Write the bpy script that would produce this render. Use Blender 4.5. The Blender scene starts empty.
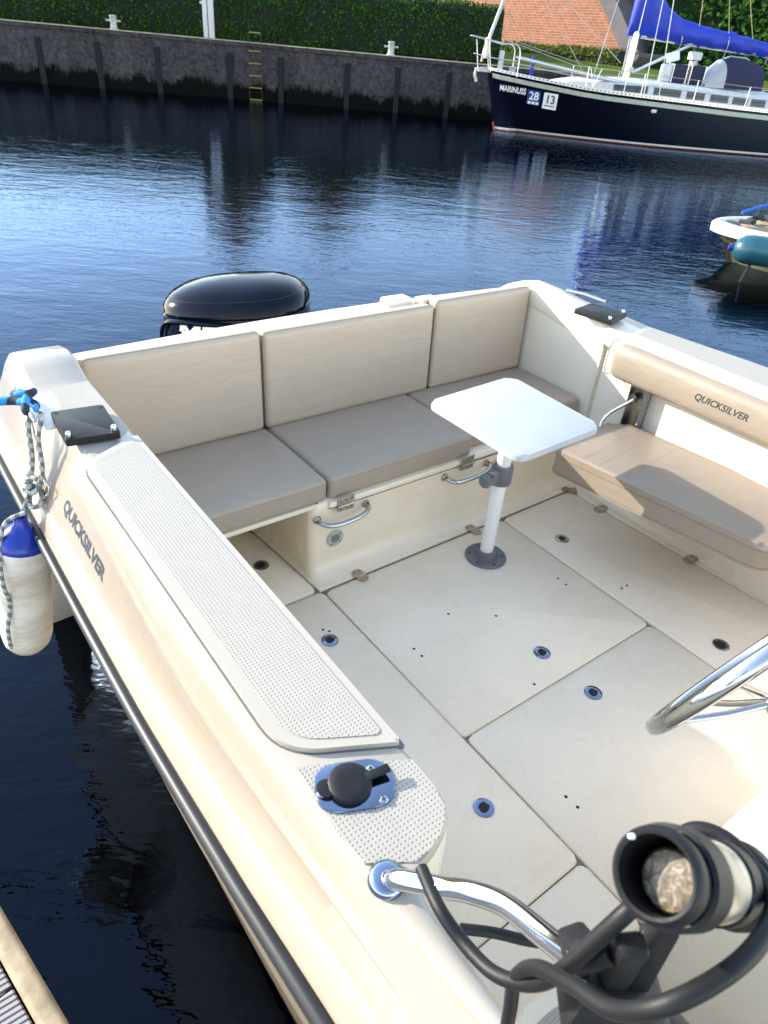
import bpy, bmesh, math, random
import numpy as np
from mathutils import Vector, Matrix, noise as mnoise
random.seed(7); rng = np.random.default_rng(7)
R = math.radians
sc = bpy.context.scene
col = sc.collection

# ------------------------------------------------------------ camera
cam_d = bpy.data.cameras.new('camera'); cam = bpy.data.objects.new('camera', cam_d); col.objects.link(cam)
sc.camera = cam
YAW, PITCH, ROLL, F = 0.68256368, 0.59345396, 0.08785871, 685.5578855
fw = Vector((math.sin(YAW)*math.cos(PITCH), math.cos(YAW)*math.cos(PITCH), -math.sin(PITCH)))
rt = Vector((math.cos(YAW), -math.sin(YAW), 0)); up = rt.cross(fw)
r2 = math.cos(ROLL)*rt + math.sin(ROLL)*up; u2 = -math.sin(ROLL)*rt + math.cos(ROLL)*up
mw = Matrix((r2, u2, -fw)).transposed().to_4x4(); mw.translation = Vector((0, 0, 1.65))
cam.matrix_world = mw
cam_d.sensor_fit = 'VERTICAL'; cam_d.sensor_height = 24.0; cam_d.lens = 24.0*F/1024
cam_d.clip_start = 0.05; cam_d.clip_end = 2000
cam_d.dof.use_dof = True; cam_d.dof.focus_distance = 1.7; cam_d.dof.aperture_fstop = 7.0

# ------------------------------------------------------------ light
SUN = Vector((-.365, .505, .245)).normalized()
EL = math.asin(SUN.z); AZ = math.atan2(SUN.x, SUN.y)
w = bpy.data.worlds.new('World'); sc.world = w; w.use_nodes = True
nt = w.node_tree; bg = nt.nodes['Background']; sky = nt.nodes.new('ShaderNodeTexSky')
sky.sky_type = 'NISHITA'; sky.sun_disc = False; sky.sun_elevation = EL; sky.sun_rotation = AZ
sky.air_density = 1.0; sky.dust_density = 0.1; sky.ozone_density = 1.3
tint = nt.nodes.new('ShaderNodeMix'); tint.data_type = 'RGBA'; tint.blend_type = 'MULTIPLY'; tint.inputs[0].default_value = 1; tint.inputs[7].default_value = (1.19, .985, .835, 1)
nt.links.new(sky.outputs[0], tint.inputs[6]); nt.links.new(tint.outputs[2], bg.inputs[0]); bg.inputs[1].default_value = 0.15
sd = bpy.data.lights.new('sun', 'SUN'); sd.energy = 2.0; sd.angle = R(.5); sd.color = (1, .93, .80)
so = bpy.data.objects.new('sun', sd); col.objects.link(so)
so.rotation_euler = SUN.to_track_quat('Z', 'Y').to_euler()
vs = sc.view_settings; vs.view_transform = 'Standard'; vs.look = 'None'; vs.gamma = 1; vs.use_curve_mapping = False
vs.exposure = 2.28
sc.cycles.max_bounces = 8; sc.cycles.caustics_reflective = False; sc.cycles.caustics_refractive = False
sc.cycles.sample_clamp_indirect = 6

# ------------------------------------------------------------ materials
class NT:
    def __init__(s, name):
        s.m = bpy.data.materials.new(name); s.m.use_nodes = True; s.t = s.m.node_tree
        s.b = s.t.nodes['Principled BSDF']; s._tc = None
    def n(s, typ, **k):
        x = s.t.nodes.new(typ)
        for a, b in k.items(): setattr(x, a, b)
        return x
    def l(s, a, b): s.t.links.new(a, b)
    def tc(s, out='Object'):
        if not s._tc: s._tc = s.n('ShaderNodeTexCoord')
        return s._tc.outputs[out]
    def geo(s): return s.n('ShaderNodeNewGeometry').outputs['Position']
    def noise(s, scale, det=3, rough=.5, vec=None, dist=0):
        x = s.n('ShaderNodeTexNoise'); x.inputs['Scale'].default_value = scale; x.inputs['Detail'].default_value = det
        x.inputs['Roughness'].default_value = rough; x.inputs['Distortion'].default_value = dist
        s.l(vec if vec else s.tc(), x.inputs['Vector']); return x.outputs['Fac']
    def ramp(s, fac, stops):
        x = s.n('ShaderNodeValToRGB'); e = x.color_ramp.elements
        while len(e) < len(stops): e.new(.5)
        for i, (p, c) in enumerate(stops): e[i].position = p; e[i].color = (*c, 1) if len(c) == 3 else c
        s.l(fac, x.inputs[0]); return x.outputs[0]
    def math(s, op, a, b=None, c=None):
        x = s.n('ShaderNodeMath', operation=op)
        for i, v in enumerate((a, b, c)):
            if v is None: continue
            if isinstance(v, (int, float)): x.inputs[i].default_value = v
            else: s.l(v, x.inputs[i])
        return x.outputs[0]
    def mix(s, f, a, b, typ='MIX'):
        x = s.n('ShaderNodeMix', data_type='RGBA', blend_type=typ)
        for sock, v in ((x.inputs[0], f), (x.inputs[6], a), (x.inputs[7], b)):
            if isinstance(v, (int, float)): sock.default_value = v
            elif isinstance(v, tuple): sock.default_value = (*v, 1)
            else: s.l(v, sock)
        return x.outputs[2]
    def bump(s, h, strength=.3, dist=.01, nrm=None):
        x = s.n('ShaderNodeBump'); x.inputs['Strength'].default_value = strength; x.inputs['Distance'].default_value = dist
        s.l(h, x.inputs['Height'])
        if nrm: s.l(nrm, x.inputs['Normal'])
        return x.outputs[0]
    def sep(s, v):
        x = s.n('ShaderNodeSeparateXYZ'); s.l(v, x.inputs[0]); return x.outputs
    def mapping(s, v, scale=(1, 1, 1), rot=(0, 0, 0)):
        x = s.n('ShaderNodeMapping'); x.inputs['Scale'].default_value = scale; x.inputs['Rotation'].default_value = rot
        s.l(v, x.inputs[0]); return x.outputs[0]
    def base(s, v):
        if isinstance(v, tuple): s.b.inputs['Base Color'].default_value = (*v, 1)
        else: s.l(v, s.b.inputs['Base Color'])
    def set(s, **k):
        for a, b in k.items():
            s.b.inputs[{'rough': 'Roughness', 'metal': 'Metallic', 'coat': 'Coat Weight', 'coatr': 'Coat Roughness',
                        'spec': 'Specular IOR Level', 'trans': 'Transmission Weight', 'ior': 'IOR', 'alpha': 'Alpha',
                        'sheen': 'Sheen Weight'}[a]].default_value = b
        return s
    def nrm(s, v): s.l(v, s.b.inputs['Normal'])
M = {}
def plain(name, c, rough=.5, metal=0, var=.12, scale=8, bump=0, bscale=60, **k):
    t = NT(name); f = t.noise(scale, 4, .6)
    t.base(t.ramp(f, [(.3, tuple(x*(1-var) for x in c)), (.7, tuple(min(x*(1+var*.6), 1) for x in c))]))
    t.set(rough=rough, metal=metal, **k)
    if bump: t.nrm(t.bump(t.noise(bscale, 3), bump, .002))
    M[name] = t.m; return t
def gelcoat(name, c, dirt=.08):
    t = NT(name); f = t.noise(2.2, 5, .6); g = t.noise(38, 4, .7)
    a = t.ramp(f, [(.35, tuple(x*.95 for x in c)), (.65, c)])
    m = t.ramp(g, [(.66, (1, 1, 1)), (.80, (1-dirt, 1-dirt*1.2, 1-dirt*1.6))])
    sm = t.noise(3.2, 6, .7, t.mapping(t.tc(), (1.6, .5, 1.0)), .6); t.base(t.mix(1.0, t.mix(1.0, a, m, 'MULTIPLY'), t.ramp(sm, [(.55, (1, 1, 1)), (.75, (.975, .968, .955))]), 'MULTIPLY')); t.set(rough=.24, coat=.25, coatr=.08)
    t.l(t.ramp(t.noise(3, 4, .6), [(.3, (.25,)*3), (.75, (.32,)*3)]), t.b.inputs['Roughness'])
    t.nrm(t.bump(t.noise(5, 2), .12, .003)); M[name] = t.m; return t
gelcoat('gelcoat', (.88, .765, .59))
gelcoat('gelcoat_sundim_top', (.45, .395, .325))  # same gelcoat, colour darkened to hold down the sun on the top faces
gelcoat('gelcoat_sundim_hull', (.345, .289, .224), .05)  # same gelcoat, darkened further to offset full sun on the outer flank
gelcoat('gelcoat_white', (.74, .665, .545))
gelcoat('gelcoat_warm', (.78, .68, .52), .2)
# non-skid moulded floor
t = NT('nonskid'); P = t.tc(); x, y, z = t.sep(t.mapping(P, rot=(0, 0, R(38))))
sx = t.math('SINE', t.math('MULTIPLY', x, 2*math.pi/.0075)); sy = t.math('SINE', t.math('MULTIPLY', y, 2*math.pi/.022))
hh = t.math('ADD', t.math('MULTIPLY', sx, .5), t.math('MULTIPLY', sy, .22))
f = t.noise(1.6, 5, .6); g = t.noise(26, 5, .75)
a = t.ramp(f, [(.35, (.79, .672, .515)), (.65, (.89, .762, .585))])
m = t.ramp(g, [(.58, (1, 1, 1)), (.78, (.90, .86, .78))])
sc1 = t.ramp(t.noise(4.5, 7, .78, t.mapping(P, (1, 2.2, 1), (0, 0, .6)), 1.2), [(.52, (1, 1, 1)), (.66, (.955, .94, .91)), (.75, (.985, .98, .97))])
spk = t.ramp(t.noise(150, 2, .5), [(.73, (1, 1, 1)), (.78, (.55, .50, .42))])
t.base(t.mix(1.0, t.mix(1.0, t.mix(1.0, a, m, 'MULTIPLY'), sc1, 'MULTIPLY'), spk, 'MULTIPLY')); t.set(rough=.42); t.nrm(t.bump(hh, .30, .0012)); M['nonskid'] = t.m
# perforated pad
def dots(name, c, p=.0066, rad=.27, rot=0):
    t = NT(name); x, y, z = t.sep(t.mapping(t.geo(), rot=(0, 0, R(rot))))
    fx = t.math('SUBTRACT', t.math('FRACT', t.math('DIVIDE', x, p)), .5); fy = t.math('SUBTRACT', t.math('FRACT', t.math('DIVIDE', y, p)), .5)
    d = t.math('SQRT', t.math('ADD', t.math('MULTIPLY', fx, fx), t.math('MULTIPLY', fy, fy)))
    k = t.math('SMOOTHSTEP' if False else 'SUBTRACT', rad, d); k = t.math('MULTIPLY', k, 8); k.node.use_clamp = True
    n = t.noise(30, 4, .6); a = t.ramp(n, [(.3, tuple(v*.93 for v in c)), (.7, c)])
    t.base(t.mix(k, a, (.22, .20, .175))); t.set(rough=.5); t.nrm(t.bump(t.math('SUBTRACT', 1, k), .5, .0015)); M[name] = t.m
dots('pad_dots', (.42, .378, .318))
# vinyl upholstery
def vinyl(name, c, r=.38):
    t = NT(name); n = t.noise(3, 5, .65); n2 = t.noise(420, 2, .5); fold = t.noise(9, 3, .5, t.mapping(t.tc(), (1, 1, 3)), .6)
    a = t.ramp(n, [(.3, tuple(x*.92 for x in c)), (.7, c)])
    t.base(a); t.set(rough=r, spec=.45)
    b1 = t.bump(fold, .27, .012); t.nrm(t.bump(n2, .18, .0006, b1)); M[name] = t.m
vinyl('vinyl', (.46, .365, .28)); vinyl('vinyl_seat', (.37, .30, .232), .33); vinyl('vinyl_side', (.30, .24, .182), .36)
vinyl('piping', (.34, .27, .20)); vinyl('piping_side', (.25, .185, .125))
plain('steel', (.50, .50, .50), .09, 1, .05); plain('steel_worn', (.48, .43, .36), .32, 1, .35, 60)
plain('black_plastic', (.011, .011, .012), .48, 0, .45, 20, .15, 300, spec=.3); plain('rubber', (.009, .009, .010), .50, 0, .25, 15, .1, 200, spec=.3)
plain('rail_rubber', (.022, .023, .026), .42, 0, .2, 6, spec=.3); plain('dark_groove', (.24, .20, .15), .8, 0, .4, 30)
plain('grey_plastic', (.13, .135, .14), .45, 0, .15, 20); plain('white_plastic', (.42, .43, .45), .30, 0, .07, 5, .12, 30)
plain('dark_hole', (.01, .01, .01), .7); plain('logo_ink', (.035, .045, .045), .35); plain('logo_white', (.85, .85, .85), .35)
plain('mirror_steel', (.26, .31, .42), .06, 1, .04)
t = NT('amber_core'); t.base(t.ramp(t.noise(70, 6, .7, None, 2.2), [(.34, (.035, .024, .013)), (.5, (.12, .085, .048)), (.64, (.34, .29, .21))])); t.set(rough=.4); t.nrm(t.bump(t.noise(90, 4), .5, .002)); M['amber_core'] = t.m
plain('gold_band', (.48, .40, .29), .25, 0, .2, 30)
t = plain('cowl', (.003, .005, .012), .12, 0, .1, 5, spec=.22)
plain('concrete_rim', (.36, .28, .18), .75, 0, .35, 18, .3, 80)
plain('white_tube', (.78, .77, .75), .3, 0, .03, 6)
t = NT('deck_board'); x, y, z = t.sep(t.tc())
s = t.math('SINE', t.math('MULTIPLY', y, 2*math.pi/.0125)); k = t.math('GREATER_THAN', s, .25)
t.base(t.mix(k, (.34, .32, .33), (.055, .05, .055))); t.set(rough=.75); t.nrm(t.bump(t.math('SUBTRACT', 1, k), .6, .003)); M['deck_board'] = t.m
def rope_mat(name, c1, c2, n=90):
    t = NT(name); v = t.tc('UV'); wv = t.n('ShaderNodeTexWave', wave_type='BANDS', bands_direction='DIAGONAL'); wv.inputs['Scale'].default_value = 1.0
    t.l(t.mapping(v, (.314, n, 1)), wv.inputs['Vector']); t.base(t.ramp(wv.outputs['Fac'], [(.42, c1), (.58, c2)])); t.set(rough=.8)
    t.nrm(t.bump(wv.outputs['Fac'], .6, .003)); M[name] = t.m
rope_mat('rope_blue', (.01, .02, .04), (.02, .25, .62), 1.1); rope_mat('rope_grey', (.16, .18, .17), (.46, .47, .44), 2.4)
# fender
t = NT('fender_white'); f = t.noise(5, 6, .7, t.mapping(t.tc(), (1, 1, 2.6))); g = t.noise(14, 5, .7, t.mapping(t.tc(), (1, 1, 5)), .8)
a = t.ramp(f, [(.32, (.52, .46, .37)), (.6, (.78, .745, .68))]); m = t.ramp(g, [(.60, (1, 1, 1)), (.74, (.60, .56, .50))])
t.base(t.mix(1, a, m, 'MULTIPLY')); t.set(rough=.45); M['fender_white'] = t.m
plain('fender_blue', (.006, .035, .36), .3, 0, .3, 20)
# water
t = NT('water'); g = t.geo(); v1 = t.mapping(g, (1, 1.0, 1), (0, 0, R(38)))
n1 = t.noise(1.1, 2, .5, t.mapping(v1, (.8, 1.3, 1)), .5); n2 = t.noise(5.5, 3, .55, t.mapping(v1, (.7, 1.5, 1)), .4); n3 = t.noise(19, 2, .5, t.mapping(v1, (.7, 1.4, 1)))
h = t.math('ADD', t.math('MULTIPLY', n1, 1.0), t.math('ADD', t.math('MULTIPLY', n2, .50), t.math('MULTIPLY', n3, .13)))
xs = t.sep(g)
lee = t.math('MULTIPLY', t.math('ADD', xs[0], .2), 6); lee.node.use_clamp = True   # sheltered slot between hull and pontoon is calmer
far = t.math('MULTIPLY', t.math('SUBTRACT', xs[1], 1.0), .5); far.node.use_clamp = True
t.base((.0006, .0018, .0060)); t.set(rough=.02, ior=1.34, spec=.5); t.b.inputs['Specular Tint'].default_value = (.28, .55, 1, 1)
bp = t.bump(h, 1.0, .075); bn = bp.node
dif = t.n('ShaderNodeBsdfDiffuse'); dif.inputs[0].default_value = (.0003, .0005, .0010, 1)
gls = t.n('ShaderNodeBsdfGlossy'); gls.inputs['Color'].default_value = (.55, .71, 1.0, 1); gls.inputs['Roughness'].default_value = .02
fre = t.n('ShaderNodeFresnel'); fre.inputs[0].default_value = 1.34; mx = t.n('ShaderNodeMixShader')
t.l(bp, fre.inputs['Normal']); t.l(bp, gls.inputs['Normal']); t.l(fre.outputs[0], mx.inputs[0]); t.l(dif.outputs[0], mx.inputs[1]); t.l(gls.outputs[0], mx.inputs[2])
t.l(mx.outputs[0], t.t.nodes['Material Output'].inputs['Surface'])
st = t.math('ADD', .14, t.math('MULTIPLY', far, -.015)); t.l(st, bn.inputs['Strength'])
t.nrm(bp); M['water'] = t.m
# quay concrete
t = NT('quay_concrete'); g = t.geo(); x, y, z = t.sep(g)
f = t.noise(.8, 6, .7, g); s2 = t.noise(1.6, 6, .75, t.mapping(g, (1, 1, .25))); b = t.noise(7, 5, .7, g)
a = t.ramp(f, [(.3, (.024, .025, .034)), (.7, (.085, .080, .094))]); m = t.ramp(s2, [(.38, (.55, .52, .50)), (.62, (1.15, 1.1, 1.05))])
cc = t.mix(1, a, m, 'MULTIPLY'); cc = t.mix(.5, cc, t.ramp(b, [(.35, (.012, .012, .015)), (.7, (.125, .115, .125))]), 'MIX')
al = t.math('ADD', z, t.math('MULTIPLY', t.math('SUBTRACT', t.noise(1.3, 6, .8, t.mapping(g, (1, 1, .35))), .5), 1.5))
k = t.math('MULTIPLY', t.math('SUBTRACT', .16, al), 5); k.node.use_clamp = True
t.base(t.mix(k, cc, (.003, .0035, .003))); t.set(rough=.95, spec=.1); t.nrm(t.bump(b, .8, .06)); M['quay_concrete'] = t.m
plain('coping', (.32, .27, .20), .8, 0, .4, 2); plain('timber_black', (.006, .006, .010), .95, 0, .4, 3); plain('ladder_rust', (.03, .022, .010), .8); plain('ladder_yellow', (.26, .19, .045), .55, 0, .3, 6)
plain('galv', (.42, .43, .44), .45, .3, .2, 4); plain('post_white', (.55, .55, .56), .5, 0, .08, 3)
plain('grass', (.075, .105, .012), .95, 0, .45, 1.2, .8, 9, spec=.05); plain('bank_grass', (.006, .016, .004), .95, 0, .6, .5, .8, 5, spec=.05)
plain('hedge_core', (.004, .010, .004), .95, 0, .4, 4)
def leafm(name, c):
    t = NT(name); i = t.n('ShaderNodeNewGeometry').outputs['Random Per Island']
    t.base(t.ramp(i, [(0, tuple(x*.45 for x in c)), (.6, c), (1, (c[0]*2.1, c[1]*1.7, c[2]*1.2))])); t.set(rough=.75, spec=.08); M[name] = t.m
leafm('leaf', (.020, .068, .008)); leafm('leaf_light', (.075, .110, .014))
t = NT('brick'); v = t.tc('UV'); bt = t.n('ShaderNodeTexBrick'); t.l(v, bt.inputs['Vector'])
bt.inputs['Color1'].default_value = (.23, .078, .036, 1); bt.inputs['Color2'].default_value = (.155, .048, .026, 1); bt.inputs['Mortar'].default_value = (.24, .155, .105, 1)
bt.inputs['Scale'].default_value = 1.0; bt.inputs['Brick Width'].default_value = .42; bt.inputs['Row Height'].default_value = .15; bt.inputs['Mortar Size'].default_value = .022
n = t.noise(2.5, 6, .8, v); t.base(t.mix(.6, bt.outputs[0], t.ramp(n, [(.35, (.55, .4, .35)), (.62, (1.15, 1.1, 1.0))]), 'MULTIPLY')); t.set(rough=.9); M['brick'] = t.m
plain('roof_tile', (.16, .055, .035), .8, 0, .3, 3); plain('render_dark', (.11, .045, .03), .8); plain('stone_grey', (.07, .06, .068), .85, 0, .3, 1)
plain('glass_dark', (.02, .025, .03), .06)
plain('yacht_navy', (.002, .0025, .008), .15, 0, .1, 1, spec=.25); plain('yacht_white', (.50, .52, .54), .3); plain('yacht_stripe', (.38, .43, .38), .35)
plain('boot_red', (.15, .030, .025), .5); plain('teak', (.42, .25, .13), .7, 0, .3, 5); plain('alu', (.62, .63, .65), .28, .7, .08)
t = plain('sail_blue', (.004, .030, .42), .55, 0, .25, 2.5, .9, 3); plain('canvas_navy', (.010, .012, .045), .8)
plain('sticker_blue', (.02, .045, .25), .4); plain('sticker_white', (.78, .80, .82), .4); plain('wire', (.45, .45, .42), .4, .5); plain('line_yellow', (.30, .28, .12), .7)
t = NT('clear_vinyl'); t.base((.55, .58, .62)); t.set(rough=.12, alpha=.62); M['clear_vinyl'] = t.m
plain('teal_fender', (.018, .085, .125), .28, 0, .15, 4); plain('hull_olive', (.15, .155, .10), .5, 0, .4, 3); plain('sand_deck', (.44, .33, .20), .7, 0, .3, 10)
plain('chain_black', (.015, .015, .018), .5); plain('blue_line', (.02, .10, .55), .6)

# ------------------------------------------------------------ builders
WO = {}
def tag(o, label=None, cat=None, group=None, kind=None):
    if label: o['label'] = label
    if cat: o['category'] = cat
    if group: o['group'] = group
    if kind: o['kind'] = kind
    return o
def thing(name, loc, label, cat, group=None):
    o = bpy.data.objects.new(name, None); col.objects.link(o); o.location = loc; o.empty_display_size = .1
    WO[o.name] = Vector(loc); return tag(o, label, cat, group)
def obj(name, bm, mat, parent=None, smooth=True, angle=40, label=None, cat=None, group=None, kind=None):
    me = bpy.data.meshes.new(name)
    if isinstance(bm, bmesh.types.BMesh):
        bmesh.ops.recalc_face_normals(bm, faces=bm.faces); bm.to_mesh(me); bm.free()
    else: me.from_pydata(*bm)
    n = len(me.vertices); co = np.empty(n*3); me.vertices.foreach_get('co', co); co = co.reshape(-1, 3)
    c = (co.min(0)+co.max(0))/2
    if parent is None: c[2] = co[:, 2].min()
    co -= c; me.vertices.foreach_set('co', co.ravel())
    mats = mat if isinstance(mat, (list, tuple)) else [mat]
    for m_ in mats: me.materials.append(M[m_])
    me.update()
    o = bpy.data.objects.new(name, me); col.objects.link(o); WO[o.name] = Vector(c)
    if parent is not None: o.parent = parent; o.location = Vector(c)-WO[parent.name]
    else: o.location = c
    if smooth:
        me.polygons.foreach_set('use_smooth', [True]*len(me.polygons))
        bm2 = bmesh.new(); bm2.from_mesh(me)
        for e in bm2.edges:
            if len(e.link_faces) == 2 and e.calc_face_angle(0) > R(angle): e.smooth = False
        bm2.to_mesh(me); bm2.free()
    return tag(o, label, cat, group, kind)
def merge(bm, other):
    me = bpy.data.meshes.new('tmp'); other.to_mesh(me); other.free(); bm.from_mesh(me); bpy.data.meshes.remove(me); return bm
def box(x0, x1, y0, y1, z0, z1, bev=0, seg=2, bm=None, mtx=None, sub=0):
    b = bmesh.new(); bmesh.ops.create_cube(b, size=1)
    for v in b.verts: v.co = Vector(((x0+x1)/2+v.co.x*(x1-x0), (y0+y1)/2+v.co.y*(y1-y0), (z0+z1)/2+v.co.z*(z1-z0)))
    if bev: bmesh.ops.bevel(b, geom=b.edges[:], offset=bev, segments=seg, profile=.5, affect='EDGES')
    if mtx: b.transform(mtx)
    return merge(bm, b) if bm is not None else b
def catmull(pts, k=6, closed=False):
    P = [Vector(p) for p in pts]; n = len(P); out = []
    rngi = range(n if closed else n-1)
    for i in rngi:
        a = P[(i-1) % n] if closed or i > 0 else P[0]*2-P[1]
        b, c = P[i], P[(i+1) % n]
        d = P[(i+2) % n] if closed or i < n-2 else P[-1]*2-P[-2]
        for j in range(k):
            t_ = j/k; out.append(.5*((2*b)+(c-a)*t_+(2*a-5*b+4*c-d)*t_**2+(3*b-a-3*c+d)*t_**3))
    if not closed: out.append(P[-1])
    return out
def tube(pts, r, seg=10, closed=False, bm=None, caps=True, uv=False):
    bm = bm if bm is not None else bmesh.new(); P = [Vector(p) for p in pts]; n = len(P)
    rr = r if isinstance(r, (list, tuple)) else [r]*n
    rings = []; prev = None; L = 0; ls = []
    for i, p in enumerate(P):
        if i: L += (p-P[i-1]).length
        ls.append(L)
        if closed: tdir = (P[(i+1) % n]-P[i-1])
        else: tdir = (P[min(i+1, n-1)]-P[max(i-1, 0)])
        tdir.normalize()
        if prev is None: nx = tdir.orthogonal().normalized()
        else: nx = (prev-tdir*prev.dot(tdir)).normalized()
        prev = nx; ny = tdir.cross(nx)
        rings.append([bm.verts.new(p+(nx*math.cos(a)+ny*math.sin(a))*rr[i]) for a in (2*math.pi*j/seg for j in range(seg))])
    uvl = bm.loops.layers.uv.verify() if uv else None
    for i in range(n if closed else n-1):
        A, B = rings[i], rings[(i+1) % n]
        for j in range(seg):
            f = bm.faces.new((A[j], A[(j+1) % seg], B[(j+1) % seg], B[j]))
            if uv:
                for lp, (u_, v_) in zip(f.loops, ((j/seg, ls[i]), ((j+1)/seg, ls[i]), ((j+1)/seg, ls[(i+1) % n]), (j/seg, ls[(i+1) % n]))): lp[uvl].uv = (u_, v_*10)
    if caps and not closed:
        bm.faces.new(rings[0][::-1]); bm.faces.new(rings[-1])
    return bm
def lathe(prof, origin, axis=(0, 0, 1), seg=32, bm=None):
    bm = bm if bm is not None else bmesh.new(); ax = Vector(axis).normalized(); q = Vector((0, 0, 1)).rotation_difference(ax); O = Vector(origin)
    rings = []
    for r_, h_ in prof:
        if r_ < 1e-6: rings.append([bm.verts.new(O+ax*h_)]); continue
        rings.append([bm.verts.new(O+q @ Vector((r_*math.cos(2*math.pi*j/seg), r_*math.sin(2*math.pi*j/seg), h_))) for j in range(seg)])
    for A, B in zip(rings, rings[1:]):
        for j in range(seg):
            a = [A[j % len(A)], A[(j+1) % len(A)], B[(j+1) % len(B)], B[j % len(B)]]
            u = []; [u.append(v) for v in a if v not in u]
            if len(u) > 2: bm.faces.new(u)
    return bm
def loft(secs, bm=None, closed=False, caps=False):
    bm = bm if bm is not None else bmesh.new()
    rows = [[bm.verts.new(p) for p in s_] for s_ in secs]; n = len(rows[0])
    for A, B in zip(rows, rows[1:]):
        for j in range(n if closed else n-1): bm.faces.new((A[j], A[(j+1) % n], B[(j+1) % n], B[j]))
    if caps: bm.faces.new(rows[0][::-1]); bm.faces.new(rows[-1])
    return bm
def prism(outline, z0, z1, bev=0, seg=2, mtx=None, bm=None):
    b = bmesh.new(); n = len(outline)
    lo = [b.verts.new((p[0], p[1], z0)) for p in outline]; hi = [b.verts.new((p[0], p[1], z1)) for p in outline]
    b.faces.new(lo[::-1]); top = b.faces.new(hi)
    for i in range(n): b.faces.new((lo[i], lo[(i+1) % n], hi[(i+1) % n], hi[i]))
    if bev: bmesh.ops.bevel(b, geom=list(top.edges), offset=bev, segments=seg, profile=.5, affect='EDGES')
    if mtx: b.transform(mtx)
    return merge(bm, b) if bm is not None else b
def rrect(pts, r, k=5):
    """round the corners of a polygon; r one radius or list"""
    out = []; n = len(pts); P = [Vector((p[0], p[1])) for p in pts]
    for i in range(n):
        rr = r[i] if isinstance(r, (list, tuple)) else r
        a, b, c = P[i-1], P[i], P[(i+1) % n]
        if rr <= 0: out.append(b); continue
        d1 = (a-b).normalized(); d2 = (c-b).normalized()
        p1 = b+d1*rr; p2 = b+d2*rr
        for j in range(k+1):
            t_ = j/k; out.append((p1*(1-t_)**2+b*2*t_*(1-t_)+p2*t_**2))
    return out
def text_bm(s_, size, mtx, extr=.0006, shear=0, bold=0, sx=1):
    cu = bpy.data.curves.new('t', 'FONT'); cu.body = s_; cu.size = size; cu.extrude = extr; cu.shear = shear; cu.offset = bold
    cu.align_x = 'CENTER'; cu.align_y = 'CENTER'; cu.resolution_u = 3
    o = bpy.data.objects.new('t', cu); col.objects.link(o); dg = bpy.context.evaluated_depsgraph_get()
    me = bpy.data.meshes.new_from_object(o.evaluated_get(dg)); bm = bmesh.new(); bm.from_mesh(me)
    bpy.data.objects.remove(o); bpy.data.curves.remove(cu); bpy.data.meshes.remove(me)
    bm.transform(Matrix.Diagonal((sx, 1, 1, 1))); bm.transform(mtx); return bm
def frame(origin, xdir, ydir):
    x = Vector(xdir).normalized(); y = Vector(ydir); y = (y-x*y.dot(x)).normalized(); z = x.cross(y)
    m = Matrix((x, y, z)).transposed().to_4x4(); m.translation = Vector(origin); return m
def interp(tab, y):
    ys = [a for a, b in tab]; return float(np.interp(y, ys, [b for a, b in tab]))

from mathutils.bvhtree import BVHTree
def stick(bm, target, direction, off=.0008):
    """press flat lettering onto the surface of a part"""
    wo = WO[target.name]; me = target.data
    tr_ = BVHTree.FromPolygons([v.co+wo for v in me.vertices], [list(p_.vertices) for p_ in me.polygons]); d = Vector(direction).normalized()
    bmesh.ops.triangulate(bm, faces=bm.faces)
    for v in bm.verts:
        h_ = tr_.ray_cast(v.co-d*.12, d)
        if h_[0] is not None: v.co = h_[0]-d*off
    return bm

# ------------------------------------------------------------ setting
WZ = -.45
bm = bmesh.new(); bmesh.ops.create_grid(bm, x_segments=1, y_segments=1, size=1)
for v in bm.verts: v.co = Vector((v.co.x*400, v.co.y*400, WZ))
obj('water', bm, 'water', smooth=False, kind='structure')
# quay
Q0 = Vector((-29.0, 58.7, 0)); Qd = Vector((15.3, -10.8, 0)).normalized()   # runs left to right across the picture
qp = [(-40, 66.8), (6.9, 33.5), (14.9, 28.35), (20.9, 23.6), (60, -5.0)]
def qline(off, z):  # offset away from the camera
    out = []
    for i, p in enumerate(qp):
        a = Vector(qp[max(i-1, 0)]); b = Vector(qp[min(i+1, len(qp)-1)]); d = (b-a).normalized(); nrm_ = Vector((-d.y, d.x))
        out.append(Vector((p[0]+nrm_.x*off, p[1]+nrm_.y*off, z)))
    return out
ZQ = [2.0, 1.50, 1.46, 1.42, 1.2]
def strip(rows): return loft(rows)
def ql(off, dz): return [Vector((p.x, p.y, ZQ[i]+dz)) for i, p in enumerate(qline(off, 0))]
bm = strip([qline(0, -2), ql(0, -.32), ql(0, -.16)]); obj('quay_wall', bm, 'quay_concrete', smooth=False, kind=None,
    label='stained concrete quay wall with dark algae along the waterline', cat='quay wall')
bm = strip([ql(-.05, -.17), ql(-.06, -.02), ql(-.03, 0), ql(.45, 0)])
qw = bpy.data.objects['quay_wall']
qb = obj('capping', strip([ql(-.001, -.165), ql(-.05, -.16), ql(-.055, -.03), ql(-.03, -.004), ql(.45, 0)]), ['quay_concrete', 'coping'], qw, smooth=False)
nq = len(qp)-1
for i, pl_ in enumerate(qb.data.polygons):
    if i >= nq*2: pl_.material_index = 1
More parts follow.
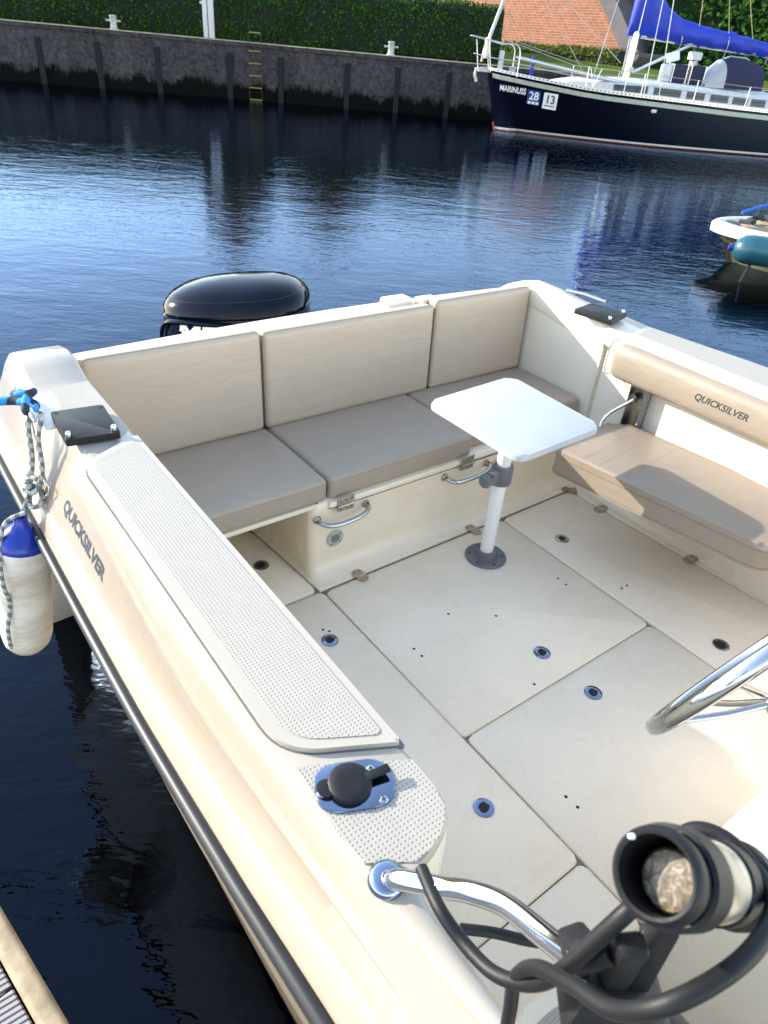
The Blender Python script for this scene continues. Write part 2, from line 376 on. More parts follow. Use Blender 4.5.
# ground behind
def bank():
    rows = [ql(.40, -.01), ql(2.5, .02), ql(6, .12), ql(12, .35), ql(17, .60), ql(60, .9), ql(250, .9)]
    return rows
bm = strip(bank()); obj('grass_ground', bm, 'grass', kind='structure')
def pt_q(px_s, off, z):
    """point at arc position along the quay (metres from x=6.9 corner), off metres behind face"""
    P = [Vector((*p, 0)) for p in qp]; i = 1; s_ = px_s
    if s_ < 0: d = (P[1]-P[0]).normalized(); base_ = P[1]+d*s_
    else:
        while i < len(P)-2 and s_ > (P[i+1]-P[i]).length: s_ -= (P[i+1]-P[i]).length; i += 1
        d = (P[i+1]-P[i]).normalized(); base_ = P[i]+d*s_
    n_ = Vector((-d.y, d.x, 0)); return base_+n_*off+Vector((0, 0, z)), d, n_
def sof(x):  # arc position for a world x
    P = qp; s_ = 0
    for i in range(1, len(P)-1):
        L = math.hypot(P[i+1][0]-P[i][0], P[i+1][1]-P[i][1])
        if x <= P[i+1][0] or i == len(P)-2: return s_+(x-P[i][0])/(P[i+1][0]-P[i][0])*L
        s_ += L
# vertical timber fender piles on the quay
vis = [8.01, 9.82, 11.67, 13.94, 15.55, 17.58, 19.11, 20.68]
for k, x in enumerate(vis):
    p, d, n_ = pt_q(sof(x), 0, 0); m_ = frame(p-n_*.11, d, n_)
    side = 'left of the ladder' if x < 14.5 else 'right of the ladder'
    names = ['first', 'second', 'third', 'fourth', 'fifth', 'sixth', 'seventh', 'eighth', 'ninth', 'tenth', 'eleventh', 'twelfth']
    lab = 'black vertical timber on the quay wall, %s from the left of eight' % names[k]
    obj('fender_timber', box(-.10, .10, .02, .11, -1.2, 1.06, .012, 1, mtx=m_), 'timber_black', smooth=False, label=lab, cat='fender timber', group='timbers on the quay wall')
# bollards
def bollard(x, lab, sc_=1):
    p, d, n_ = pt_q(sof(x), .28, 0); z = np.interp(p.x, [6.9, 20.9], [1.5, 1.42])
    t_ = thing('bollard', (p.x, p.y, z), lab, 'bollard', 'grey bollards on the quay edge')
    obj('post', lathe([(.0, 0), (.17, 0), (.17, .03), (.12, .05), (.12, .38), (.13, .40), (.13, .44), (0, .455)], (p.x, p.y, z), seg=16), 'galv', t_)
    obj('crossbar', tube([p+Vector((0, 0, z+.27))-d*.27, p+Vector((0, 0, z+.27))+d*.27], .035, 8), 'galv', t_)
bollard(10.35, 'grey cross bollard on the quay left of the white pedestal'); bollard(18.85, 'grey cross bollard on the quay between ladder and navy yacht')
# white pedestal: two slim white posts side by side
p, d, n_ = pt_q(sof(13.30), .35, 0)
t_ = thing('power_pedestal', (p.x, p.y, 1.47), 'white twin post power pedestal standing on the quay before the hedge', 'power pedestal')
for s_, w_, hh_ in ((-.105, .085, 1.75), (.105, .10, 1.70)):
    obj('column', box(-w_, w_, -.1, .1, 0, hh_, .02, 2, mtx=frame(p+d*s_+Vector((0, 0, 1.47)), d, n_)), 'post_white', t_)
obj('seam', box(-.012, .012, -.085, .08, 0, 1.6, mtx=frame(p+Vector((0, 0, 1.475)), d, n_)), 'dark_hole', t_)
obj('hook', lathe([(0, 0), (.05, 0), (.05, .05), (0, .06)], p-d*.24+Vector((0, 0, 2.55)), n_*-1, 12), 'galv', t_)
# yellow ladder
p, d, n_ = pt_q(sof(14.77), -.10, 0)
t_ = thing('quay_ladder', (p.x, p.y, -.3), 'yellow steel ladder fixed to the quay wall right of the white pedestal', 'ladder')
for s_ in (-.24, .24):
    obj('stile', tube(catmull([p+d*s_+Vector((0, 0, -.5)), p+d*s_+Vector((0, 0, 1.2)), p+d*s_+Vector((0, 0, 1.62)), p+d*s_*.9+n_*.12+Vector((0, 0, 1.76)), p+d*s_*.9+n_*.45+Vector((0, 0, 1.5))], 5), .012, 8), 'ladder_rust', t_)
for k in range(5):
    obj('rung', tube([p-d*.24+Vector((0, 0, -.42+k*.40)), p+d*.24+Vector((0, 0, -.42+k*.40))], .02, 8), 'ladder_yellow', t_)
obj('top_hoop', tube([p-d*.22+n_*.1+Vector((0, 0, 1.76)), p+d*.22+n_*.1+Vector((0, 0, 1.76))], .022, 8), 'ladder_yellow', t_)

# leaves
def leaves(cen, nrm_, size, jit=.6):
    """arrays of centres and normals -> quads"""
    n = len(cen); nn = nrm_+rng.normal(0, jit, (n, 3)); nn /= np.linalg.norm(nn, axis=1)[:, None]
    a = np.cross(nn, rng.normal(0, 1, (n, 3))); a /= np.linalg.norm(a, axis=1)[:, None]; b = np.cross(nn, a)
    s_ = size*rng.uniform(.6, 1.4, (n, 1)); V = np.stack([cen-a*s_, cen+b*s_*.55, cen+a*s_, cen-b*s_*.55], 1).reshape(-1, 3)
    me_f = np.arange(n*4).reshape(-1, 4)
    return V.tolist(), [], me_f.tolist()
def hedge(s0, s1, off0, off1, h, name, label, ncore=40, dens=210, mat='leaf', zb=1.47, lsz=.055, ptf=None):
    ptf = ptf or pt_q
    N = int((s1-s0)*2.0); prof = [(off0+.1, 0), (off0, .3), (off0+.02, .6*h), (off0+.10, .9*h), (off0+.35, h), ((off0+off1)/2, h*1.02), (off1-.3, h), (off1, .85*h), (off1, 0)]
    rows = []; cen = []; nr = []
    for i in range(N+1):
        s_ = s0+(s1-s0)*i/N; row = []
        for (o_, z_) in prof:
            q, d, n_ = ptf(s_, o_, zb+z_); wv = mnoise.noise(Vector((s_*.9, o_*2, z_*1.3)))*.16+mnoise.noise(Vector((s_*2.9, o_*5, z_*4)))*.07
            row.append(q-n_*wv*(1 if o_ < (off0+off1)/2 else -1)+Vector((0, 0, wv*(.8 if z_ > .5*h else 0))))
        rows.append(row)
    tot = int((s1-s0)*dens*(h+ (off1-off0)))
    for k in range(tot):
        i = random.randrange(N); j = random.choice((0, 1, 1, 2, 2, 3, 3, 4, 4, 5, 6)); u_, v_ = random.random(), random.random()
        A, B, C_, D = rows[i][j], rows[i+1][j], rows[i+1][j+1], rows[i][j+1]
        p = A*(1-u_)*(1-v_)+B*u_*(1-v_)+C_*u_*v_+D*(1-u_)*v_; nn = (B-A).cross(D-A).normalized(); nn = nn if nn.dot(Vector((0, 0, 1))-ptf(0, 0, 0)[2]) > 0 else -nn
        cen.append(p+nn*random.uniform(-.05, .14)); nr.append(nn)
    cap0 = rows[0]; r_ = thing(name, ptf((s0+s1)/2, (off0+off1)/2, zb)[0], label, 'hedge')
    bmh = loft(rows); bmh.faces.new([v for v in bmh.verts[:len(prof)]]); bmh.faces.new([v for v in bmh.verts[-len(prof):]][::-1])
    obj('dark_core', bmh, 'hedge_core', r_)  # solid dark core added inside the foliage, no stems modelled
    obj('foliage', leaves(np.array(cen), np.array(nr), lsz, .7), mat, r_, smooth=False)
sE = sof(23.6)
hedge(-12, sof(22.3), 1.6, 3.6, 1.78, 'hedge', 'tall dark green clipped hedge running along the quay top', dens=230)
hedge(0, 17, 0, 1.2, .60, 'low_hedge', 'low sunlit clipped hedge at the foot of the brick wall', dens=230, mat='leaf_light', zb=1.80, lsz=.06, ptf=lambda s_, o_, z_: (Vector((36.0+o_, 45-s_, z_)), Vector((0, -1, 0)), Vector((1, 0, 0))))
# brick wall beyond the hedge (battered flank with a sloping right end)
def uvplane(o, ud, vd, s_=1):
    me = o.data; uv = me.uv_layers.new(name='UVMap'); wo = WO[o.name]
    for lp in me.loops:
        p = me.vertices[lp.vertex_index].co+wo; uv.data[lp.index].uv = (p.dot(Vector(ud))*s_, p.dot(Vector(vd))*s_)
BX, BAT = 37.75, .45
def bw(y, z, dx=0): return Vector((BX+(z-2.2)*BAT+dx, y, z))
t_ = thing('brick_wall', (38.5, 38, 1.8), 'large sunlit red brick wall with sloping right end behind the yacht', 'brick wall')
bm = bmesh.new(); F_ = [bw(28.9, 1.6), bw(28.9, 2.2), bw(36.0, 7.6), bw(50, 7.6), bw(50, 1.6)]
vf = [bm.verts.new(p) for p in F_]; vb = [bm.verts.new(p+Vector((3, 0, 0))) for p in F_]; bm.faces.new(vf); bm.faces.new(vb[::-1])
for i in range(5): bm.faces.new((vf[i], vb[i], vb[(i+1) % 5], vf[(i+1) % 5]))
o = obj('brickwork', bm, 'brick', t_, smooth=False); uvplane(o, (0, 1, 0), (.3, 0, .95))
bm = loft([[bw(28.9, 2.2, -.12)+Vector((0, a, b)), bw(28.9, 2.2, 3.0)+Vector((0, a, b)), bw(36, 7.6, 3.0)+Vector((0, a, b)), bw(36, 7.6, -.12)+Vector((0, a, b))] for a, b in ((0, .02), (-.95, .25), (-1.0, .05), (-.3, -1.2))], closed=True, caps=True)
obj('coping', bm, 'stone_grey', t_, smooth=False)
# grass bank to the right, behind the yacht
def bankpt(u_, v_):
    a = Vector((38.2, 27.6, 1.0)); b = Vector((66, -6, 1.0)); p = a.lerp(b, u_); n_ = Vector((.77, .63, 0))
    return p+n_*(v_*15)+Vector((0, 0, v_*11+mnoise.noise(Vector((u_*14, v_*6, 0)))*.8))
rows = [[bankpt(i/24, j/10) for i in range(25)] for j in range(11)]
rows[0] = [p-Vector((.77*7, .63*7, .6)) for p in rows[0]]
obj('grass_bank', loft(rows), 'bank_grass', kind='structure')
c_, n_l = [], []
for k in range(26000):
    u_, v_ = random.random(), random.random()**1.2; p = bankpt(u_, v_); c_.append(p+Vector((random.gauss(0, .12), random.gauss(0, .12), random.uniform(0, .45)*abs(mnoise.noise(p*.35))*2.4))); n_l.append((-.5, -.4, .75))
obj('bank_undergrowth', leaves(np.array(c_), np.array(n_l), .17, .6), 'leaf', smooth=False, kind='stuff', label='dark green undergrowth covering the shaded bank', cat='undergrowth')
# brick houses behind the hedge (seen through their reflections)
def house(x, y, w_, d_, h_, rot, label, mat='render_dark'):
    t_ = thing('brick_house', (x, y, 3), label, 'house'); m_ = Matrix.Translation((x, y, 0)) @ Matrix.Rotation(rot, 4, 'Z')
    obj('wall', box(-w_/2, w_/2, -d_/2, d_/2, 2.5, 2.5+h_, mtx=m_), mat, t_, smooth=False)
    bm = loft([[(-w_/2-.3, -d_/2-.3, 2.5+h_), (0, -d_/2-.3, 2.5+h_+2.4), (w_/2+.3, -d_/2-.3, 2.5+h_)], [(-w_/2-.3, d_/2+.3, 2.5+h_), (0, d_/2+.3, 2.5+h_+2.4), (w_/2+.3, d_/2+.3, 2.5+h_)]], closed=True, caps=True); bm.transform(m_)
    obj('roof', bm, 'roof_tile', t_, smooth=False)
    for i in range(3):
        xx = -w_/2+w_*(i+.5)/3
        f = obj('window', box(xx-.5, xx+.5, -d_/2-.06, -d_/2+.02, 4.4, 5.8, mtx=m_), 'post_white', t_, smooth=False)
        obj('pane', box(xx-.42, xx+.42, -d_/2-.08, -d_/2-.062, 4.48, 5.72, mtx=m_), 'glass_dark', f, smooth=False)
house(20.5, 41.5, 3.4, 6, 3.4, R(-35), 'small brown brick house with red roof behind the hedge'); house(26.2, 40.5, 6.5, 6, 2.5, R(-35), 'wide brown brick house with red roof beside the brick wall')

# ------------------------------------------------------------ the motorboat
boat = thing('motorboat', (1.5, .8, WZ), 'cream open motorboat cockpit with beige cushions moored beside the pontoon', 'motorboat')
# port side (left in the picture): lofted cross-sections
inX = [(-4, 1.45), (-3.2, 1.0), (-2, .60), (-1, .42), (-.2, .352), (.25, .345), (.27, .347), (.30, .353), (.311, .366), (.318, .392), (.328, .416), (.340, .435), (.357, .449), (.372, .455), (.39, .458), (2.15, .458), (2.5, .458)]
outX = [(-4, 1.40), (-3.2, .92), (-2, .52), (-1, .36), (.0, .320), (.2, .302), (.45, .287), (.6, .277), (.76, .270), (1.0, .276), (1.3, .292), (1.62, .318), (2.0, .300), (2.3, .30), (2.5, .32)]
railX = [(-4, 1.38), (-3.2, .86), (-2, .42), (-1, .28), (0, .225), (.27, .213), (.5, .206), (.9, .200), (2.2, .200), (2.5, .22)]
railZ = [(-4, .95), (-2, .80), (-1, .72), (0, .655), (.27, .632), (.5, .60), (.7, .575), (1.0, .545), (1.3, .53), (2.5, .52)]
topZ = [(-4, 1.1), (-1, .86), (0, .80), (1.93, .80), (1.99, .815), (2.06, .835), (2.12, .838), (2.2, .82), (2.3, .76), (2.42, .68), (2.5, .60)]
ys = sorted(set([round(v, 4) for v in list(np.linspace(-4, -.2, 14))+[0, .1, .2, .25, .262, .275, .288, .30, .306, .311, .315, .318, .323, .328, .334, .340, .348, .357, .364, .372, .381, .39, .42]+list(np.linspace(.5, 1.85, 22))+[1.9, 1.93, 1.96, 1.99, 2.03, 2.06, 2.09, 2.12, 2.16, 2.2, 2.25, 2.3, 2.36, 2.42, 2.46, 2.5]]))
def psec(y):
    ix, ox, rx, rz, tz = (interp(tb, y) for tb in (inX, outX, railX, railZ, topZ))
    kn = max(0, min(1, (1.5-y)/1.3))      # styling crease fanning out forward
    pts = [(ix+.012, y, -.0), (ix+.004, y, tz-.06), (ix, y, tz-.016), (ix-.004, y, tz-.006), (ix-.013, y, tz), ((ix+ox)/2, y, tz+.001), (ox+.014, y, tz), (ox+.004, y, tz-.003), (ox-.003, y, tz-.012)]
    ax, az = ox-.004, tz-.016; bx, bz = rx+.034, rz+.080
    mid = .30+.15*kn
    for f_, push in ((.25, .002), (mid-.10, .002), (mid-.03, .003+.005*kn), (mid+.03, .003+.004*kn), (mid+.14, -.005*kn+.002), (.85, .0)):
        pts.append((ax+(bx-ax)*f_-push, y, az+(bz-az)*f_))
    pts += [(bx, y, bz), (bx-.004, y, bz-.008), (bx-.010, y, bz-.012), (rx+.009, y, rz+.030), (rx+.004, y, rz+.022), (rx+.004, y, rz-.022), (rx+.012, y, rz-.04), (rx+.034, y, rz-.28), (rx+.055, y, rz-.40), (rx+.11, y, rz-.62), (rx+.17, y, -.5), (rx+.5, y, -.75)]
    return pts
port = obj('hull_side', loft([psec(y) for y in ys]), ['gelcoat_sundim_hull', 'gelcoat_sundim_top', 'gelcoat'], boat, angle=55)
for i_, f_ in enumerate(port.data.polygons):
    k_ = i_ % (len(psec(0))-1); f_.material_index = 2 if k_ < 2 else (1 if k_ < 7 else 0)  # one gelcoat: pale inner wall, top and flank toned down where sunlit
# rub rail
def railpath(off, dz): return [Vector((interp(railX, y)-off, y, interp(railZ, y)+dz)) for y in np.linspace(-3.9, 2.45, 60)]
obj('rub_rail', tube(railpath(.004, 0), .0145, 12), 'rail_rubber', boat)
# stern quarter closing pieces, transom, starboard side
def ssec(y):
    tz = interp([(-4, 1.1), (-1, .80), (.6, .745), (1.6, .745), (1.9, .765), (2.05, .79), (2.2, .80), (2.3, .76), (2.5, .62)], y)
    ix = interp([(-4, 1.5), (-3, 2.1), (-1, 2.37), (.9, 2.44), (1.66, 2.474), (1.70, 2.50), (2.5, 2.50)], y)
    ox = interp([(-4, 1.56), (-3, 2.3), (-1, 2.62), (0, 2.72), (1.1, 2.73), (1.76, 2.68), (2.0, 2.63), (2.2, 2.60), (2.5, 2.58)], y)
    lip = y < 1.68
    lo = tz-.075 if lip else tz-.10
    bx_ = ix+(.030 if lip else .006)
    return [(bx_+.0, y, 0), (bx_, y, lo+.001), (ix+.006, y, lo), (ix, y, lo+.008), (ix, y, tz-.016), (ix+.004, y, tz-.006), (ix+.014, y, tz), ((ix+ox)/2, y, tz+.002), (ox-.016, y, tz), (ox-.002, y, tz-.012),
            (ox+.03, y, tz-.14), (ox+.05, y, tz-.22), (ox+.05, y, tz-.27), (ox+.0, y, tz-.6), (ox-.1, y, -.5), (ox-.4, y, -.75)]
sy_ = sorted(set([round(float(v), 4) for v in list(np.linspace(-4, .5, 14))+list(np.linspace(.6, 1.60, 10))+[1.64, 1.66, 1.679, 1.681, 1.70, 1.74]+list(np.linspace(1.8, 2.5, 12))]))
obj('hull_side', loft([ssec(y) for y in sy_]), 'gelcoat_white', boat, angle=55)
obj('rub_rail', tube([Vector((interp([(-4, 1.6), (-3, 2.34), (-1, 2.67), (0, 2.77), (1.1, 2.78), (1.76, 2.73), (2.5, 2.62)], y), y, .50)) for y in np.linspace(-3.9, 2.45, 40)], .0145, 10), 'rail_rubber', boat)
# transom: inner face, capping, outer face
tr = [(2.175, 0), (2.190, .3), (2.200, .72), (2.204, .728), (2.212, .736), (2.33, .732), (2.36, .722), (2.40, .62), (2.44, .2), (2.46, -.7)]
obj('transom', loft([[(x, y_, z_+(.02*math.sin(math.pi*(x-.45)/2.07) if z_ > .7 else 0)) for y_, z_ in tr] for x in np.linspace(.40, 2.56, 22)]), 'gelcoat_white', boat, angle=50)
obj('transom_pad', box(1.755, 1.885, 2.245, 2.32, .725, .782, .014, 3), 'gelcoat_white', boat)
obj('transom_latch', box(1.90, 1.99, 2.205, 2.26, .75, .782, .006, 2), 'gelcoat_white', boat)
obj('stern_plate', loft([[(x, 2.495-.10*abs(x-1.5)**2*.3, z_) for z_ in (-.8, .0, .45, .58)] for x in np.linspace(.25, 2.6, 12)]), 'gelcoat_white', boat)
obj('foredeck', prism([(.40, -1.0), (.60, -2.0), (1.0, -3.2), (1.45, -4.0), (1.55, -4.0), (2.1, -3.0), (2.37, -1.0)], .55, .60), 'gelcoat_white', boat, smooth=False)
# cockpit sole: dark bed below the hatch lids, margins around
obj('sole_bed', box(.40, 2.62, -1.05, 2.2, -.05, -.009), 'dark_groove', boat, smooth=False)
def lid(name, pts, r, label=None, z1=.0, mat='nonskid'):
    o = obj(name, prism(rrect(pts, r), -.012, z1, .006, 2), mat, boat, angle=60, label=label); return o
G = .0022
latches = []
H1 = lid('floor_hatch', [(1.047+G, .828+G), (1.953-G, .828+G), (1.953-G, 1.595-G), (1.047+G, 1.590-G)], .022)
H2 = lid('floor_hatch', [(1.052+G, .20), (1.962-G, .20), (1.954-G, .828-G), (1.052+G, .828-G)], .022)
H3 = lid('floor_hatch', [(.475, .387+G), (1.051-G, .387+G), (1.043-G, 1.600-G), (.475, 1.600-G)], .022)
H4 = lid('floor_hatch', [(.475, 1.602+G), (1.030-G, 1.604+G), (.997-G, 2.058), (.90, 2.09), (.475, 2.09)], .03)
H5 = lid('floor_hatch', [(1.962+G, .20), (2.46-G, .20), (2.403-G, 1.600-G), (1.955+G, 1.594-G)], .022)
H6 = lid('floor_hatch', [(.36, .20), (1.051-G, .20), (1.051-G, .387-G), (.36, .387-G)], .018)
def margin(pts, bev=.003): return prism(pts, -.012, -.001, bev, 1)
bm = margin([(1.035+G, 1.604), (2.60, 1.612), (2.60, 2.2), (1.0, 2.2), (1.0+G, 2.062)]); bm = merge(bm, margin([(2.462+G*1.5, .20), (2.60, .20), (2.60, 1.606), (2.409+G, 1.603)])); bm = merge(bm, margin([(.36, -1.04), (2.60, -1.04), (2.60, .195), (.36, .195)]))
obj('sole_margin', bm, 'gelcoat', boat)
# fillets: sole to bench front and to starboard side
def fillet(a, b, dirn, r=.07):
    secs = []
    for e in (a, b):
        secs.append([Vector(e)+Vector((dirn[0]*r*(1-math.sin(t_)), dirn[1]*r*(1-math.sin(t_)), r*(1-math.cos(t_)))) for t_ in np.linspace(0, math.pi/2, 7)])
    return loft(secs)
fb = fillet((2.500, .2, 0), (2.500, 1.70, 0), (-1, 0), .045); obj('sole_fillet', fb, 'gelcoat', boat)
def latch(x, y, par):
    o = obj('latch', lathe([(0, .002), (.013, .002), (.0135, .004), (.024, .0045), (.028, .003), (.0295, -.001)], (x, y, 0), seg=28), 'mirror_steel' if y < .95 or x < .95 else 'steel_worn', par)
    bmk = prism(rrect([(x-.016, y-.009), (x-.004, y-.015), (x+.007, y-.012), (x+.016, y-.004), (x+.010, y+.005), (x+.010, y+.013), (x-.005, y+.014), (x-.014, y+.009)], .004), .0046, .0056); obj('latch_slot', bmk, 'dark_hole', o, smooth=False)
latch(.932, 1.372, H3); latch(1.506, .943, H1); latch(1.515, .731, H2); latch(.944, .632, H3); latch(2.075, 1.356, H5); latch(2.083, .624, H5); latch(.925, 1.842, H4)
def fhinge(x, y, par, ang=0):
    m_ = Matrix.Translation((x, y, 0)) @ Matrix.Rotation(R(ang), 4, 'Z')
    b = prism(rrect([(-.021, -.036), (.021, -.036), (.021, .036), (-.021, .036)], .019), 0.001, .0045, .001, 1, mtx=m_)
    b = tube([m_ @ Vector((-.022, 0, .005)), m_ @ Vector((.022, 0, .005))], .0038, 8, bm=b); o = obj('hinge', b, 'steel_worn', par)
    sb = None
    for a_, b_ in ((-.009, .022), (.009, .022), (-.009, -.022), (.009, -.022)): obj('screw', lathe([(0, .006), (.004, .0055), (.005, .004)], m_ @ Vector((a_, b_, 0)), seg=8), 'dark_groove', o)
fhinge(1.21, 1.597, H1); fhinge(1.79, 1.598, H1); fhinge(2.405, 1.50+.10, H5, 25); fhinge(2.437, .975, H5, 88); fhinge(2.41, 1.42, H5, 88)
for x, y, h_ in ((1.148, 1.191, H1), (1.150, 1.151, H1), (.954, 1.410, H3), (.939, 1.428, H3), (1.859, 1.186, H1), (1.858, 1.144, H1), (2.029, 1.012, H5), (2.062, 1.013, H5), (1.156, .531, H2), (1.159, .492, H2), (1.38, .86, H1), (1.36, 1.26, H1), (1.50, 1.16, H1)):
    obj('screw_hole', lathe([(0, .0012), (.0042, .001), (.005, 0)], (x, y, 0), seg=10), 'dark_hole', h_)
# ---- coaming top furniture, port side
lidout = rrect([(.297, 1.478), (.452, 1.556), (.452, .468), (.296, .548)], [.05, .008, .008, .06], 8)
obj('groove', prism(rrect([(.2935, 1.480), (.4565, 1.5625), (.457, .4625), (.2925, .5455)], [.055, .006, .006, .065], 8), .7965, .8012), 'grey_plastic', boat, smooth=False)
pl_o = obj('coaming_panel', prism(lidout, .795, .811, .006, 3), 'gelcoat_sundim_top', boat, angle=50)
obj('grip_pad', prism(rrect([(.317, 1.466), (.437, 1.520), (.437, .492), (.318, .556)], [.03, .015, .015, .045], 8), .8105, .8126, .001, 1), 'pad_dots', pl_o)
obj('grip_pad', prism([Vector(p) for p in [(.303, .520), (.330, .508), (.452, .440)]]+[Vector((a-.006, b)) for a, b in ((.457, .39), (.449, .357), (.435, .340), (.416, .328), (.392, .321), (.366, .318))]+[Vector((.318, .345)), Vector((.306, .352)), Vector((.300, .40))], .800, .8028, .001, 1), 'pad_dots', boat)
obj('grip_pad', prism(rrect([(.345, 2.02), (.450, 1.985), (.450, 1.605), (.335, 1.505), (.318, 1.560), (.318, 1.66), (.345, 1.85)], [.02, .01, .02, .01, .01, .01, .02]), .800, .8028, .001, 1), 'pad_dots', boat)
# gunwale seam between the pads
# rod holder
rh = obj('rod_holder', prism(rrect([(-.055, -.038), (.055, -.038), (.055, .038), (-.055, .038)], .034, 7), 0, .0045, .0015, 2, mtx=Matrix.Translation((.356, .450, .8015)) @ Matrix.Rotation(R(-24), 4, 'Z')), 'mirror_steel', boat, angle=35)
o = obj('cap', lathe([(.030, 0), (.031, .003), (.0305, .008), (.027, .0105), (.016, .0115), (0, .0118)], (.350, .453, .806), seg=36), 'black_plastic', rh)
obj('cap_tab', box(-.020, .020, -.007, .007, 0, .0035, .0016, 2, mtx=Matrix.Translation((.388, .443, .8145)) @ Matrix.Rotation(R(-10), 4, 'Z') @ Matrix.Rotation(R(-4), 4, 'Y')), 'black_plastic', rh)
obj('cap_lip', lathe([(.0, 0), (.012, 0), (.014, .006), (.0, .009)], (.319, .464, .806), seg=14), 'black_plastic', rh)
for x, y in ((.389, .458), (.376, .409), (.311, .463)):
    s1 = obj('screw', lathe([(0, .003), (.004, .0026), (.0065, .0005), (.0065, 0)], (x, y, .806), seg=14), 'steel', rh)
    obj('screw_recess', merge(box(x-.003, x+.003, y-.0007, y+.0007, .8086, .8093), box(x-.0007, x+.0007, y-.003, y+.003, .8087, .8094)), 'dark_hole', s1, smooth=False)
# mounting plates
def mplate(px_, label, scs):
    m_ = frame((sum(p[0] for p in px_)/4, sum(p[1] for p in px_)/4, px_[0][2]), (1, 0, 0), (0, 1, 0)); cx, cy = m_.translation.x, m_.translation.y
    pts = [(p[0], p[1]) for p in px_]; z = px_[0][2]
    o = obj('mounting_plate', prism(rrect(pts, .008), z-.018, z, .002, 2), 'black_plastic', boat, angle=40, label=label)
    for i, p in enumerate(pts):
        q = Vector(p).lerp(Vector((cx, cy)), .17)
        if i in scs: obj('bolt', lathe([(.0075, 0), (.0075, .010), (.006, .013), (0, .014)], (q.x, q.y, z), seg=12), 'steel', o)
        else: obj('bolt_hole', lathe([(0, .0008), (.006, .0006), (.0065, 0)], (q.x, q.y, z), seg=10), 'dark_hole', o)
mplate([(.300, 1.742, .826), (.426, 1.726, .826), (.415, 1.558, .826), (.291, 1.576, .826)], 'black plate on the near left coaming', (2, 3))
mplate([(2.440, 1.835, .784), (2.585, 1.86, .784), (2.625, 1.695, .784), (2.465, 1.655, .784)], 'black plate on the far right coaming', (2, 3))
obj('grip_pad', prism(rrect([(2.52, 1.56), (2.665, 1.585), (2.70, .2), (2.68, -.8), (2.42, -.8), (2.50, .9)], .015), .740, .7495, .001, 1), 'pad_dots', boat)
# cleats
cz = .812
cl = obj('cleat', tube(catmull([(.262, 1.925, cz+.012), (.262, 1.87, cz+.016), (.260, 1.82, cz+.018), (.259, 1.76, cz+.016), (.257, 1.712, cz+.010)], 4), [.004, .007]+[.009]*12+[.009, .007, .004], 12), 'steel', boat)
for y in (1.80, 1.85): obj('cleat_post', tube([(.290, y, cz-.01), (.262, y, cz+.016)], .008, 10), 'steel', cl)
obj('cleat_recess', prism(rrect([(.270, 1.96), (.325, 1.93), (.335, 1.72), (.275, 1.69)], .02), .7985, .8022, .001, 1), 'gelcoat_white', boat)
obj('cleat', tube([(2.60, 2.02, .795), (2.62, 1.93, .80), (2.635, 1.82, .795)], .007, 10), 'steel', boat)
# hull lettering, port flank
a_ = Vector((.2525, 1.60, .686)); b_ = Vector((.2455, 1.215, .683)); updir = Vector((.075, 0, .15))
mt = frame((a_+b_)/2+Vector((-.013, 0, -.013)), b_-a_, updir)
obj('hull_lettering', stick(text_bm('QUICKSILVER', .050, mt, 0, .3, .0022, 1.06), port, (.9, 0, -.45)), 'logo_ink', port, smooth=False)
# ---- aft bench
def bplan(o_, z_):
    pts = [(1.047-o_*.12, 2.2, z_), (1.047-o_*.12, 1.80, z_)]
    for a in np.linspace(0, math.pi/2, 8):
        r_ = .032; pts.append((1.047+r_-(r_+o_*(.12+.88*math.sin(a)**2))*math.cos(a), 1.689+r_-(r_+o_*(.12+.88*math.sin(a)**2))*math.sin(a), z_))
    return pts+[(x, 1.689-o_, z_) for x in (1.15, 1.6, 2.1, 2.56)]
bprof = [(.070*(1-math.sin(t_)), .070*(1-math.cos(t_))-.001) for t_ in np.linspace(0, math.pi/2, 8)]+[(0, .16), (0, .268), (.001, .272), (.001, .306), (-.006, .314), (-.06, .3145)]
bench = obj('bench_locker', loft([bplan(o_, z_) for o_, z_ in bprof]), 'gelcoat', boat, angle=50)
obj('bench_top', box(1.06, 2.54, 1.73, 2.19, .300, .313), 'gelcoat', bench, smooth=False)
obj('bench_lid', box(1.115, 1.795, 1.674, 2.10, .290, .314, .006, 3), 'gelcoat', bench)
obj('bench_lid', box(.470, 1.100, 1.690, 2.15, .296, .314, .006, 3), 'gelcoat_warm', bench)
obj('lid_seam', box(1.12, 2.0, 1.6805, 1.69, .2835, .2875), 'dark_groove', bench, smooth=False)
for x, nm in ((1.18, ''), (1.765, '')):
    b = box(x-.036, x+.036, 1.668, 1.674, .268, .326, .002, 1); b = tube([(x-.036, 1.667, .292), (x+.036, 1.667, .292)], .0045, 8, bm=b)
    h_ = obj('hinge', b, 'steel_worn', bench); sb = None
    for dx in (-.024, 0, .024):
        for dz in (-.015, .016): obj('screw', lathe([(0, .002), (.004, .0015), (.0048, 0)], (x+dx, 1.668, .296+dz), (0, -1, 0), 8), 'dark_groove', h_)
for x0, x1 in ((1.072, 1.282), (1.665, 1.895)):
    zz = .250
    o = obj('grab_handle', tube(catmull([(x0, 1.69, zz), (x0+.01, 1.655, zz-.004), (x0+.045, 1.640, zz-.010), ((x0+x1)/2, 1.636, zz-.010), (x1-.045, 1.640, zz-.004), (x1-.01, 1.655, zz+.006), (x1, 1.69, zz+.010)], 5), .009, 12), 'steel', bench)
    for x in (x0, x1): obj('handle_base', lathe([(0, 0), (.017, 0), (.014, .006), (.009, .01)], (x, 1.688, zz), (0, -1, 0), 16), 'steel_worn', o)
